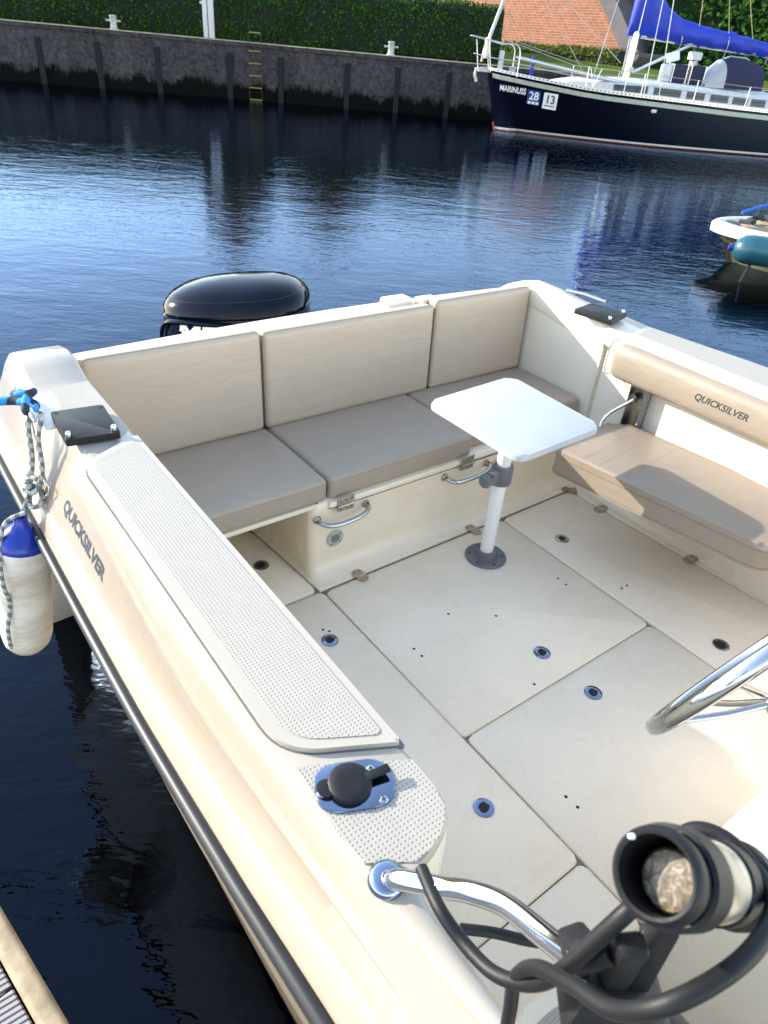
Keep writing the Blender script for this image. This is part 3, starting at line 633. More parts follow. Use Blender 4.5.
v_ = obj('vent', lathe([(.035, 0), (.036, .003), (.033, .006), (.021, .0065), (.019, .004)], (1.150, 1.688, .143), (0, -1, 0), 32), 'white_plastic', bench)
obj('vent_grille', lathe([(0, .0045), (.010, .005), (.020, .004)], (1.150, 1.688, .143), (0, -1, 0), 24), 'dark_groove', v_)
for a in range(4): obj('screw', lathe([(0, .0015), (.0028, .001), (.003, 0)], (1.150+.027*math.cos(a*math.pi/2+.8), 1.6815, .143+.027*math.sin(a*math.pi/2+.8)), (0, -1, 0), 8), 'dark_hole', v_)
# cushions
def cushion(x0, x1, y0, y1, z0, z1, r=.022, puff=.008, axis=2, mat='vinyl'):
    """padded rounded slab: denser grid with a soft crown on the broad faces"""
    b = bmesh.new(); bmesh.ops.create_cube(b, size=1)
    for v in b.verts: v.co = Vector(((x0+x1)/2+v.co.x*(x1-x0), (y0+y1)/2+v.co.y*(y1-y0), (z0+z1)/2+v.co.z*(z1-z0)))
    bmesh.ops.bevel(b, geom=b.edges[:], offset=r, segments=4, profile=.6, affect='EDGES')
    big = [f for f in b.faces if f.calc_area() > .004]
    ed = set(e for f in b.faces for e in f.edges if e.calc_length() > .05)
    bmesh.ops.subdivide_edges(b, edges=list(ed), cuts=9, use_grid_fill=True)
    lo = (x0, y0, z0); hi = (x1, y1, z1); ax = [0, 1, 2]; ax.remove(axis)
    for v in b.verts:
        u_ = (v.co[ax[0]]-lo[ax[0]])/(hi[ax[0]]-lo[ax[0]]); w_ = (v.co[ax[1]]-lo[ax[1]])/(hi[ax[1]]-lo[ax[1]])
        k = max(0, 16*u_*(1-u_)*w_*(1-w_))**.5; s_ = 1 if v.co[axis] > (lo[axis]+hi[axis])/2 else -1
        v.co[axis] += s_*puff*k+mnoise.noise(v.co*7)*.0016
    return b
def pipe_loop(x0, x1, y0, y1, z0, z1, axis, at, r=.0026, c=.02):
    ax = [0, 1, 2]; ax.remove(axis); lo = (x0, y0, z0); hi = (x1, y1, z1); pts2 = rrect([(lo[ax[0]], lo[ax[1]]), (hi[ax[0]], lo[ax[1]]), (hi[ax[0]], hi[ax[1]]), (lo[ax[0]], hi[ax[1]])], c, 5); out = []
    for p in pts2:
        q = [0, 0, 0]; q[ax[0]] = p[0]; q[ax[1]] = p[1]; q[axis] = at; out.append(Vector(q))
    return tube(out, r, 6, closed=True)
def mk_cushion(name, dims, axis, label, group, pipe_at, mat, tilt=0, cat='cushion'):
    x0, x1, y0, y1, z0, z1 = dims; t_ = thing(name, ((x0+x1)/2, (y0+y1)/2, z0), label, cat, group)
    b = cushion(*dims, axis=axis); o = obj('cover', b, mat, t_, angle=70)
    for pa in pipe_at: obj('piping', pipe_loop(x0+.001, x1-.001, y0+.001, y1-.001, z0+.001, z1-.001, axis, pa), 'piping', t_)
    if tilt: t_.rotation_euler = (R(tilt), 0, 0)
    return t_
g1 = 'flat seat cushions on the aft bench'; g2 = 'backrest cushions along the transom'
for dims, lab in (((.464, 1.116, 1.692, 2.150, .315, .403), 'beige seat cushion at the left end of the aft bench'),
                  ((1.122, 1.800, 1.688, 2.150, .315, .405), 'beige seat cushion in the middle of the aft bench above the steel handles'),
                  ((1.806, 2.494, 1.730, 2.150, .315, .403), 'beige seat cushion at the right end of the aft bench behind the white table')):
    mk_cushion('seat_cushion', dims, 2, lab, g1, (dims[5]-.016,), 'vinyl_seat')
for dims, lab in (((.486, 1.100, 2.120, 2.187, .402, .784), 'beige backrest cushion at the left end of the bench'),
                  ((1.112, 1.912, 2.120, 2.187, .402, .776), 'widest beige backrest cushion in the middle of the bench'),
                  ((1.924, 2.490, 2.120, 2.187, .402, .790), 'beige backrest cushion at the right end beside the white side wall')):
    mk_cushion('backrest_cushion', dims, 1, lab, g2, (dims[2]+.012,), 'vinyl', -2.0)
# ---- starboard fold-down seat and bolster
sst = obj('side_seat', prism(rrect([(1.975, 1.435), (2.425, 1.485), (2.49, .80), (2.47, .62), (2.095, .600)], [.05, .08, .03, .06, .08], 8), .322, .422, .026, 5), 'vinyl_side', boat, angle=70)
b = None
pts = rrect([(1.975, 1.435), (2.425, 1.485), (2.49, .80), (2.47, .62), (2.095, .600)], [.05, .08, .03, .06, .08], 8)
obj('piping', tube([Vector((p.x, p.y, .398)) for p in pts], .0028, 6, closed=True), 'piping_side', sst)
obj('piping', tube([Vector((p.x, p.y, .332)) for p in pts], .0022, 6, closed=True), 'piping_side', sst)
for fy in (.10, .16, .26):
    a1 = Vector((2.00+.02, 1.43-fy*1.1, .4224)); a2 = Vector((2.44, 1.475-fy*1.1, .4224)); obj('seam', tube([a1-Vector((0, 0, .0006)), a2-Vector((0, 0, .0006))], .0007, 5), 'vinyl_side', sst)
obj('seat_frame', tube([(2.20, .66, .318), (2.15, 1.38, .318)], .009, 8), 'steel', sst)
obj('seat_frame', tube([(2.44, .66, .318), (2.40, 1.42, .318)], .011, 8), 'steel', sst)
for yy in (1.43, .60):
    br = obj('seat_bracket', box(2.472, 2.499, yy-.035, yy+.035, .33, .585, .003, 1), 'steel_worn', boat)
    obj('bracket_flange', merge(box(2.440, 2.474, yy-.038, yy-.034, .34, .58), box(2.440, 2.474, yy+.034, yy+.038, .34, .58)), 'steel', br, smooth=False)
    obj('brace_arm', tube(catmull([(2.455, yy+.015, .52), (2.40, yy+.09, .42), (2.34, yy+.06, .352)], 4), .007, 8), 'steel', br)
    obj('pivot', lathe([(0, .012), (.012, .011), (.016, 0)], (2.455, yy+.015, .535), (-1, 0, 0), 16), 'steel', br)
    sb = None
    for zz in (.37, .45, .53): obj('screw', lathe([(0, .004), (.007, .003), (.008, 0)], (2.472, yy-.012, zz), (-1, 0, 0), 10), 'mirror_steel', br)
def bolsec(y, s_=1):
    out = []
    for a in np.linspace(0, 2*math.pi, 18, endpoint=False):
        c, sn = math.cos(a), math.sin(a); e = .62
        out.append((2.462+.048*s_*math.copysign(abs(c)**e, c)-(1.6-y)*.015, y, .652+.074*s_*math.copysign(abs(sn)**e, sn)))
    return out
yb = list(np.linspace(-.3, 1.545, 40))
secs = [bolsec(-.335, .5)]+[bolsec(-.325, .8)]+[bolsec(y) for y in yb]+[bolsec(1.562, .95), bolsec(1.572, .84), bolsec(1.575, .6), bolsec(1.572, .1)]
for i, sct in enumerate(secs[2:-4]):
    for j, p in enumerate(sct): sct[j] = (p[0]+mnoise.noise(Vector((p[1]*9, j*.8, 3)))*(.0028+.006*max(0, (p[1]-1.38)/.18)), p[1], p[2]+mnoise.noise(Vector((p[1]*8, j*.8, 9)))*.0028)
bol = obj('side_bolster', loft(secs, closed=True, caps=True), 'vinyl_side', boat, angle=75)
obj('piping', tube([Vector((p[0]-.001, 1.596, p[2])) for p in bolsec(1.535, .99)], .0022, 6, closed=True), 'piping_side', bol)
mt = frame((2.404, 1.073, .655), (.02, -1, 0), (0.02, 0, 1)); obj('bolster_lettering', stick(text_bm('QUICKSILVER', .036, mt, 0, .2, .0007, 1.0), bol, (1, 0, -.1), .0006), 'logo_ink', bol, smooth=False)
# ---- table
tb = thing('pedestal_table', (1.705, 1.43, 0), 'white square pedestal table standing on the cockpit sole', 'table')
out = rrect([(1.452, 1.606), (1.886, 1.632), (1.860, 1.178), (1.452, 1.162)], .045, 8)
obj('tabletop', prism(out, .640, .662, .008, 3), 'white_plastic', tb, angle=50)
PX, PY = 1.708, 1.437
obj('column', tube([(PX, PY, .02), (PX, PY, .642)], .0265, 24), 'white_tube', tb)
fl = obj('floor_flange', lathe([(.0, 0), (.082, 0), (.083, .004), (.080, .008), (.045, .010), (.040, .034), (.029, .037)], (PX, PY, .001), seg=40), 'grey_plastic', tb)
for a in range(6): obj('screw', lathe([(0, .002), (.005, .0015), (.006, 0)], (PX+.065*math.cos(a*math.pi/3+.3), PY+.065*math.sin(a*math.pi/3+.3), .009), seg=8), 'dark_hole', fl)
ck = obj('clamp_collar', lathe([(.0275, .350), (.038, .350), (.040, .356), (.040, .420), (.038, .426), (.0275, .426)], (PX, PY, 0), seg=28), 'grey_plastic', tb)
obj('collar_lug', box(-.085, -.035, -.018, .018, .370, .42, .008, 2, mtx=Matrix.Translation((PX, PY, 0)) @ Matrix.Rotation(R(12), 4, 'Z')), 'grey_plastic', ck)
obj('clamp_knob', lathe([(0, 0), (.024, 0), (.026, .005), (.026, .022), (.02, .028), (0, .029)], (PX-.088, PY-.018, .395), (-1, -.1, 0), 8), 'grey_plastic', ck)
obj('hook', tube([(PX-.035, PY+.02, .425), (PX-.03, PY+.02, .438), (PX-.05, PY+.01, .44)], .006, 8), 'dark_groove', ck)
# ---- steering wheel and helm console
con = obj('helm_console', prism(rrect([(.86, .150), (1.75, .136), (1.75, -.75), (.84, -.75)], [.03, .03, .05, .05]), .0, .60, .022, 4), 'gelcoat_white', boat, angle=50)
obj('console_panel', box(.90, 1.70, -.60, -.05, .597, .606, .004, 2), 'gelcoat', con)
stp = obj('helm_step', prism(rrect([(.60, .235), (.70, .225), (.90, .175), (.90, -.7), (.46, -.7), (.50, .10)], .05), .0, .115, .018, 4), 'gelcoat', boat, angle=50)
obj('step_pad', prism(rrect([(.61, .195), (.70, .195), (.84, .15), (.84, -.6), (.50, -.6), (.53, .10)], .03), .1145, .1175, .001, 1), 'pad_dots', stp)
wc = Vector((.976, .243, .884)); wn = Vector((0, .935, .36)).normalized(); wv = Vector((1, 0, 0)); wu = wn.cross(wv).normalized()
RW = .185
sw = obj('steering_wheel', tube([wc+wv*RW*math.cos(a)+wu*RW*math.sin(a) for a in np.linspace(0, 2*math.pi, 64, endpoint=False)], .0138, 14, closed=True), 'steel', boat)
hub = wc-wn*.075-wu*.0
obj('hub', lathe([(0, .02), (.030, .016), (.034, 0), (.034, -.02), (.02, -.05), (.02, -.16)], hub, wn, 28), 'steel', sw)
for a in (2.80, 3.62, 4.9, .3, 1.5):
    e = wc+wv*RW*math.cos(a)+wu*RW*math.sin(a)
    obj('spoke', tube([hub+(e-hub).normalized()*.02, hub.lerp(e, .5)-wn*.004, e], .0058, 10), 'steel', sw)
obj('steering_column', tube([hub-wn*.05, hub-wn*.28], .028, 16), 'black_plastic', sw)
# ---- grab rail on the coaming, continuing past the clamp
rp = catmull([(0.316, 0.322, 0.8), (0.3179, 0.3132, 0.8126), (0.3222, 0.3009, 0.8275), (0.3447, 0.261, 0.851), (0.3571, 0.2287, 0.879), (0.3668, 0.1895, 0.9056), (0.3605, 0.1365, 0.9425), (0.3507, 0.0897, 0.9814), (0.3375, 0.0555, 1.0101), (0.3, -0.05, 1.06), (0.29, -0.25, 1.08), (0.29, -0.6, 1.08)], 8)
gr = obj('grab_rail', tube(rp, .0125, 18), 'steel', boat)
obj('rail_base', lathe([(.0245, 0), (.0245, .004), (.022, .009), (.016, .013), (.0, .014)], (.317, .321, .8005), seg=32), 'mirror_steel', gr)

# ------------------------------------------------------------ things on and by the boat
# clamp-on holder (out of focus in the foreground)
hp = Vector((.276, .061, 1.263)); ha = (Vector((.392, .036, 1.166))-hp); hax = ha.normalized()
ch = thing('tube_holder', (.33, .06, 1.05), 'black clamp-on tube holder on the grab rail in the near foreground', 'tube holder')
obj('tube_body', lathe([(.0215, .05), (.0220, 0), (.0240, -.001), (.0268, .002), (.0278, .007), (.0270, .012), (.0258, .016), (.0255, .050)], hp, hax, 40), 'black_plastic', ch)
obj('tube_band', lathe([(.0256, .050), (.0250, .051), (.0250, .092), (.0256, .093)], hp, hax, 40), 'gold_band', ch)
obj('tube_end', lathe([(.0256, .093), (.0275, .095), (.0275, .112), (.0258, .114), (.0256, .130), (.030, .132), (.030, .145), (.02, .149), (0, .150)], hp, hax, 40), 'black_plastic', ch)
obj('core', lathe([(.0, .020), (.010, .0195), (.0165, .0205), (.0188, .0235), (.0190, .03), (.0190, .09), (0, .09)], hp+Vector((.0, -.002, -.002)), hax, 28), 'amber_core', ch)
obj('rim_clip', box(-.0020, .0020, -.0014, .0014, -.001, .002, .0006, 1, mtx=frame(hp+(u2*.8-r2*.45).normalized()*.0258-hax*.002, r2, u2)), 'logo_white', ch)
cp = Vector((.325, .062, 1.028))
def blk(p, q, w1, w2, thick, name, mat='black_plastic', par=ch, bev=.004):
    p = Vector(p); q = Vector(q); L = (q-p).length; m_ = frame((p+q)/2, q-p, fw.cross(q-p)); return obj(name, box(-L/2, L/2, -w1/2, w1/2, -thick/2, thick/2, bev, 2, mtx=m_), mat, par)
blk((.340, .075, 1.028), (.300, .035, 1.045), .075, .075, .05, 'clamp_body', bev=.010)
blk((.345, .100, .995), (.330, .070, 1.020), .060, .05, .028, 'clamp_jaw', bev=.006)
blk((.300, .030, 1.02), (.340, -.010, 1.00), .085, .05, .05, 'clamp_jaw', bev=.012)
blk((.322, .062, 1.055), (.302, .058, 1.150), .022, .02, .018, 'support_arm', bev=.005)
blk((.338, .050, 1.05), (.332, .052, 1.150), .020, .02, .014, 'support_arm', bev=.004)
obj('saddle', lathe([(.0272, .018), (.0300, .019), (.0300, .044), (.0272, .045)], hp, hax, 36), 'rubber', ch)
obj('clamp_lever', tube(catmull([(.318, .078, 1.05), (.300, .082, 1.075), (.292, .075, 1.105), (.300, .066, 1.125)], 4), .0085, 10), 'rubber', ch)
obj('clamp_screw', lathe([(0, .008), (.005, .008), (.0055, 0)], (.329, .098, 1.024), -fw, 12), 'steel', ch)
obj('clamp_label', box(-.011, .011, -.0024, .0024, 0, .001, mtx=frame((.322, .073, 1.0615), r2*.8+u2*.55, u2)), 'gold_band', ch, smooth=False)
# black cable
cab = catmull([(.446, .085, .905), (.444, .115, .862), (.410, .160, .822), (.380, .198, .812), (.350, .224, .812)], 6)
tag(obj('cable_run', tube(cab, .0062, 10), 'rubber'), 'thin black cable dropping behind the steel grab rail', 'cable')
c1 = catmull([(.277, .236, 1.000), (.263, .195, 1.011), (.263, .161, 1.008), (.263, .126, 1.021), (.269, .099, 1.049), (.274, .084, 1.091), (.294, .074, 1.150), (.312, .070, 1.172), (.345, .068, 1.165)], 8)
obj('hose', tube(c1, .0063, 12), 'rubber', label='black hose looped over the grab rail with its tip pointing up', cat='hose', group='black hoses round the clamp')
c2 = catmull([(.269, .098, .930), (.270, .105, .985), (.269, .110, 1.036), (.268, .098, 1.080), (.259, .068, 1.126), (.253, .040, 1.160), (.259, .021, 1.198), (.292, .009, 1.214), (.329, .006, 1.214), (.366, .012, 1.206), (.384, .030, 1.198), (.389, .055, 1.198), (.383, .074, 1.192), (.371, .080, 1.180), (.366, .074, 1.165)], 8)
obj('hose', tube(c2, .0061, 12), 'rubber', label='black hose sweeping in a wide loop below and behind the tube holder', cat='hose', group='black hoses round the clamp')
# fender on the port side
fa = Vector((.150, 1.70, .520)); fb_ = Vector((.105, 1.700, .115))
ft = Vector((.150, 1.93, .44)); 
def fender(top, bot, r, label):
    t_ = thing('boat_fender', bot, label, 'fender'); ax = (bot-top); L = ax.length
    prof = [(0, 0), (.018, .0), (.022, .018), (.034, .035)]
    obj('blue_end', lathe([(0, 0), (.016, 0), (.019, .02), (.030, .035), (r*.90, .058), (r, .078), (r*1.002, .085)], top, ax, 32), 'fender_blue', t_)
    n = 14; pr = [(r*1.002, .085)]+[(r*(1+.012*math.sin(k*.9)), .085+(L-.085-.07)*k/n) for k in range(1, n)]+[(r*.99, L-.07), (r*.90, L-.04), (r*.68, L-.016), (r*.3, L-.003), (0, L)]
    obj('body', lathe(pr, top, ax, 36), 'fender_white', t_)
    return t_
fender(Vector((.170, 1.70, .575)), Vector((.0993, 1.72, .113)), .068, 'white fender with blue top hanging on the port side of the motorboat')
def rope(pts, r, mat, label, cat='rope', name='rope', k=8, seg=10): return obj(name, tube(catmull(pts, k), r, seg, uv=True), mat, label=label, cat=cat)
rope([(.262, 1.80, .835), (.225, 1.84, .832), (.12, 1.90, .815), (-.05, 2.02, .74), (-.6, 2.4, .45), (-1.4, 2.9, .05)], .0115, 'rope_blue', 'blue and black braided mooring rope leaving the cleat to the left', name='mooring_rope')
bmr = tube(catmull([(.265, 1.88, .83), (.245, 1.85, .842), (.275, 1.82, .85), (.290, 1.85, .84), (.262, 1.80, .846), (.25, 1.76, .83), (.28, 1.80, .822), (.27, 1.86, .82)], 8), .0105, 10, uv=True)
tag(obj('rope_hitch', bmr, 'rope_blue'), 'blue and black rope wound in turns round the near cleat', 'rope')
fr = tube(catmull([(.268, 1.78, .835), (.245, 1.75, .80), (.236, 1.74, .72), (.222, 1.74, .66), (.205, 1.73, .62), (.185, 1.71, .59), (.172, 1.70, .575)], 8), .0065, 8, uv=True)
fr = tube(catmull([(.274, 1.72, .825), (.252, 1.70, .78), (.244, 1.69, .70), (.225, 1.70, .645), (.215, 1.72, .62)], 8), .0065, 8, bm=fr, uv=True)
fr = tube(catmull([(.215, 1.75, .665), (.235, 1.70, .655), (.208, 1.69, .64), (.200, 1.74, .632), (.232, 1.73, .622), (.222, 1.68, .61), (.198, 1.69, .60), (.205, 1.74, .598), (.22, 1.72, .64), (.20, 1.70, .655), (.21, 1.74, .648)], 8), .0068, 8, bm=fr, uv=True)
fr = tube(catmull([(.262, 1.80, .80), (.246, 1.70, .68), (.242, 1.64, .665), (.226, 1.68, .62)], 8), .0022, 6, bm=fr, uv=True)
tag(obj('fender_rope', fr, 'rope_grey'), 'knotted grey rope tying the fender to the near cleat', 'rope')
rope([(.185, 1.69, .590), (.130, 1.70, .565), (.098, 1.67, .50), (.083, 1.65, .42), (.085, 1.66, .34), (.062, 1.655, .26), (.056, 1.66, .19)], .0058, 'rope_grey', 'loose grey rope end dangling down the front of the white fender', name='loose_rope')

# outboard engine
eng = thing('outboard_engine', (1.42, 2.95, .1), 'glossy black outboard engine behind the transom', 'outboard engine')
def esec(z, cx, cy, a, b, e=2.6, n=40):
    out = []
    for k in range(n):
        t_ = 2*math.pi*k/n; c, s_ = math.cos(t_), math.sin(t_)
        x = math.copysign(abs(c)**(2/e), c)*a; y = math.copysign(abs(s_)**(2/e), s_)*b
        out.append((cx+x*(1-.10*(y/b)), cy+y, z))
    return out
CX = 1.405; B0 = .0
lev = [(a_, b_*1.20, c_*.99, d_+.0) for a_, b_, c_, d_ in [(.06, .185, .33, 2.95), (.12, .215, .36, 2.95), (.22, .222, .372, 2.95), (.40, .222, .372, 2.95), (.54, .219, .368, 2.95), (.612, .214, .362, 2.95), (.618, .206, .352, 2.95), (.628, .206, .352, 2.95), (.633, .218, .366, 2.95), (.655, .212, .358, 2.95), (.68, .199, .338, 2.95), (.705, .176, .305, 2.95), (.726, .142, .255, 2.945), (.742, .095, .18, 2.94), (.750, .045, .09, 2.94), (.752, .004, .01, 2.94)]]
def elev(z_, cy, a, b): 
    pts = esec(z_, CX, cy, a, b); return [(x, y, z+ (.045*((y-2.95)/.39)*-1 if z_ > .3 else 0)) for x, y, z in pts]
ebm = loft([elev(z_, cy, a, b) for z_, a, b, cy in lev], closed=True, caps=True)
ec = obj('cowl', ebm, 'cowl', eng, angle=50)
# styling lip curving over the port flank and raised crown line
def eflank(y, z, off=0):
    yy = (y-2.95)/.389; k = max(0, 1-abs(yy)**2.6)**(1/2.6); return Vector((CX-.279*k*(1-.10*yy)-off, y, z))
def eflank(y, z, off=0):
    yy = (y-2.95)/.378; k = max(0, 1-abs(yy)**2.6)**(1/2.6); return Vector((CX-.270*k*(1-.10*yy)-off, y, z+.045*-(y-2.95)/.39))
obj('cowl_lip', tube(catmull([eflank(*q, .002) for q in ((3.312, .34), (3.306, .46), (3.29, .55), (3.25, .598), (3.18, .608), (3.05, .602), (2.90, .590), (2.75, .565), (2.64, .52))], 5), [.004+.009*math.sin(math.pi*min(1, i/34)) for i in range(41)], 8), 'cowl', ec)
mt = frame((CX-.30, 2.875, .520), (0, -1, 0), (0, 0, 1)); obj('cowl_lettering', stick(text_bm('MERCURY', .145, mt, 0, .15, .006, 1.0), ec, (1, 0, 0), .0015), 'logo_white', ec, smooth=False)
for zc_, rr_ in ((.690, .0018),):
    k_ = [i_ for i_ in range(len(lev)-1) if lev[i_][0] <= zc_ <= lev[i_+1][0]][0]; A_, B_ = lev[k_], lev[k_+1]; f_ = (zc_-A_[0])/(B_[0]-A_[0])
    obj('crown_line', tube([Vector(q) for q in elev(zc_, 2.95, A_[1]+(B_[1]-A_[1])*f_+.001, A_[2]+(B_[2]-A_[2])*f_+.001)], rr_, 6, closed=True), 'black_plastic', ec)
obj('midsection', loft([esec(z_, CX, cy, a, b) for z_, a, b, cy in ((.07, .16, .27, 2.93), (0, .10, .20, 2.9), (-.4, .07, .16, 2.9), (-.9, .06, .14, 2.92))], closed=True, caps=True), 'black_plastic', eng)
obj('mount_bracket', box(1.27, 1.57, 2.46, 2.76, -.35, .30, .02, 2), 'black_plastic', eng)

eng.rotation_euler = (0, 0, R(54)); eng.location = (1.495, 3.14, .030)
# pontoon (floating jetty) at the lower left
dd = Vector((-.186, .983, 0)).normalized(); dl = Vector((-.983, -.186, 0)).normalized(); o0 = Vector((-.138, 1.067, 0))
dm = Matrix((-dl, dd, Vector((0, 0, 1)))).transposed().to_4x4(); dm.translation = o0
dk = thing('pontoon', (-.9, .3, WZ), 'grey ribbed deck pontoon with worn tan edge beam at the lower left', 'pontoon')
obj('edge_beam', box(-.046, 0, -2.4, 1.2, -.20, .0, .014, 4, mtx=dm), 'concrete_rim', dk)
for k in range(25):
    y1 = .985+.15*0-(k*.145)+.0; obj('deck_board', box(-1.9, -.050, y1-.1405-.165+.165, y1, -.03, -.012, .003, 1, mtx=dm), 'deck_board', dk, smooth=False)
obj('deck_board', box(-1.9, -.050, .990, 1.15, -.03, -.012, .003, 1, mtx=dm), 'deck_board', dk, smooth=False)
obj('float', box(-1.85, -.06, -2.3, 1.1, WZ-.3, -.05, .02, 2, mtx=dm), 'stone_grey', dk)

# small boat whose bow reaches in at the right
ax_ = Vector((.62, -.78, 0)).normalized(); lt = Vector((-.78, -.62, 0)).normalized(); tn = Vector((9.53, 5.27, 0))
sb_ = thing('small_boat', (10.8, 3.9, WZ), 'small white boat with chains on its blunt bow at the right edge', 'boat')
def tw(s_): s_ = min(s_, 1.9); return 1.02*(1-(1-s_/1.9)**2)**.60
def T(s_, n_, z_): return tn+ax_*s_+lt*n_+Vector((0, 0, z_))
ss = [0, .03, .08, .16, .3, .5, .75, 1.1, 1.6, 2.3, 3.5, 5]
def tout(ins, z_, fwd=0): return [T(fwd+s_*(1-fwd/5), -max(0, tw(s_)-ins), z_) for s_ in ss[::-1]]+[T(fwd+s_*(1-fwd/5), max(0, tw(s_)-ins), z_) for s_ in ss[1:]]
obj('bow_rim', loft([tout(.13, .045, .12), tout(.10, .065, .1), tout(.04, .062, .03), tout(0, .02), tout(.01, -.07, .01), tout(.10, -.10, .08)]), 'yacht_white', sb_)
obj('deck', loft([tout(.12, .042, .12), tout(.45, .05, .5), tout(5, .055, 1.0)]), 'sand_deck', sb_)
obj('lower_hull', loft([tout(.12, -.08, .10), tout(.25, -.2, .22), tout(.35, -.5, .38)]), 'hull_olive', sb_)
for s0_, n0_ in ((.30, .1), (.60, -.3), (.85, .25), (1.2, -.2)):
    pts = [T(s0_+.11*i+.06*math.sin(i*2.1+s0_), n0_+.28*math.sin(i*1.7+s0_), .09+.045*abs(math.sin(i*1.3+s0_))) for i in range(11)]
    obj('chain', tube(catmull(pts, 4), .030, 6), 'chain_black', sb_)
obj('bow_fitting', box(-.09, .09, -.16, .16, 0, .10, .02, 1, mtx=frame(T(.28, 0, .05), ax_, lt)), 'chain_black', sb_)
tag(obj('bow_line', tube([T(.35, -.05, .18), T(.35, -.05, .18)+Vector((3.2, -1.6, 1.1)), T(.35, -.05, .18)+Vector((7, -3.6, 2.5))], .022, 6), 'blue_line'), 'blue line running from the small boat bow off to the right', 'rope')
tfc = Vector((8.93, 4.22, -.06)); tfa = (ax_*.93+lt*.05).normalized()
tf = thing('teal_fender', tfc, 'teal rubber fender lying along the side of the small white boat', 'fender')
obj('body', lathe([(0, -.40), (.05, -.395), (.11, -.36), (.155, -.29), (.17, -.2), (.17, .5), (.13, .62), (0, .66)], tfc+tfa*.10, tfa, 24), 'teal_fender', tf)
obj('eye', lathe([(0, -.46), (.04, -.45), (.045, -.40), (.04, -.38)], tfc+tfa*.10, tfa, 12), 'sticker_blue', tf)
tag(obj('fender_line', tube([tfc+Vector((0, 0, .1)), tfc+Vector((-.03, .1, -.5))], .018, 6), 'chain_black'), 'dark line hanging from the teal fender into the water', 'rope')

# ------------------------------------------------------------ the sailing yacht
YO = Vector((19.12, 20.12, WZ)); yd = Vector((.8, -.6, 0)); yn = Vector((-.6, -.8, 0))
def Y(s_, n_, z_): return YO+yd*s_+yn*n_+Vector((0, 0, z_))
ya = thing('sailing_yacht', Y(6, 0, 0), 'navy sailing yacht with blue sail cover moored along the quay', 'sailing yacht')
shT = [(-.2, 1.82), (0, 1.78), (1.5, 1.62), (3.35, 1.45), (5, 1.40), (6.7, 1.35), (9, 1.28), (12.5, 1.28)]
def sheer(s_): return interp(shT, s_)
def hb(s_): return 1.72*max(0, 1-(1-min(s_, 6.5)/6.5)**2)**.80*(1 if s_ < 8 else 1-.035*(s_-8)**1.3)
def hbw(s_): s_ = s_-.53; return 0 if s_ <= 0 else 1.62*max(0, 1-(1-min(s_, 6.3)/6.3)**2)**.95*(1 if s_ < 8 else 1-.05*(s_-8)**1.3)
def hp_(s_, z_, side=1, off=0):
    """point on the topsides at station s (deck station) and height z"""
    zs = sheer(s_); f_ = max(-.3, min(1, z_/zs)); bd = hb(s_); sw_ = s_+(.53*(1-f_) if s_ < 3 else .53*(1-f_)*max(0, 1-(s_-3)/4))
    bw_ = hbw(sw_ if s_ < .6 else s_+.0); b_ = bw_+(bd-bw_)*max(0, f_)**.75 if f_ > 0 else bw_*(1+f_*.8)
    return Y(sw_, side*(b_+off), z_)
SS = [0, .06, .15, .3, .5, .75, 1.05, 1.4, 1.8, 2.3, 3, 3.8, 4.7, 5.7, 6.8, 8, 9.3, 10.8, 12.4]
def band(z0f, z1f, mat, name, off=0, n=6, side=(1, -1), s0=0, par=None, edge=False):
    b = None
    for sd_ in side:
        secs = []
        for s_ in SS:
            if s_ < s0: continue
            a_, c_ = z0f(s_), z1f(s_); secs.append([hp_(s_, a_+(c_-a_)*i/n, sd_, off) for i in range(n+1)])
        b = loft(secs, bm=b)
    return obj(name, b, mat, par or ya)
hl = band(lambda s_: .10, sheer, 'yacht_navy', 'hull', n=9)
obj('transom', loft([[hp_(12.4, z_, 1), hp_(12.4, z_, -1)] for z_ in (-.2, .6, sheer(12.4))]), 'yacht_navy', ya)
band(lambda s_: sheer(s_)-.235, lambda s_: sheer(s_)-.105, 'yacht_stripe', 'side_stripe', .012, 2, s0=.15)
band(lambda s_: .045, lambda s_: .10, 'yacht_white', 'waterline_stripe', .004, 1)
band(lambda s_: -.3, lambda s_: .045, 'boot_red', 'boot_top', .002, 2)
obj('stem_shoe', tube([hp_(0, .24, 1), hp_(0, .0, 1), hp_(0, -.25, 1)], .035, 8), 'boot_red', ya)
tbm = (loft([[hp_(s_, sheer(s_)-.03, 1, .015), hp_(s_, sheer(s_)+.055, 1, .012), hp_(s_, sheer(s_)+.055, 1, -.06), hp_(s_, sheer(s_), 1, -.07)] for s_ in SS])); nf_ = len(tbm.faces)
obj('toe_rail', loft([[hp_(s_, sheer(s_)-.03, -1, .015), hp_(s_, sheer(s_)+.055, -1, .012), hp_(s_, sheer(s_)+.055, -1, -.06), hp_(s_, sheer(s_), -1, -.07)] for s_ in SS]), 'alu', ya, smooth=False)
db = None
for i in range(95):
    s_ = .2+i*.13; p0 = hp_(s_, sheer(s_)+.012, 1, .0155); p1 = hp_(s_+.05, sheer(s_)+.012, 1, .0155); m_ = frame(p0, p1-p0, (0, 0, 1)); db = box(0, .055, -.014, .014, -.002, .003, bm=db, mtx=m_)
tz_ = obj('toe_rail', merge(tbm, db), ['alu', 'dark_hole'], ya, smooth=False)
for i_, f_ in enumerate(tz_.data.polygons):
    f_.material_index = 1 if i_ >= nf_ else 0
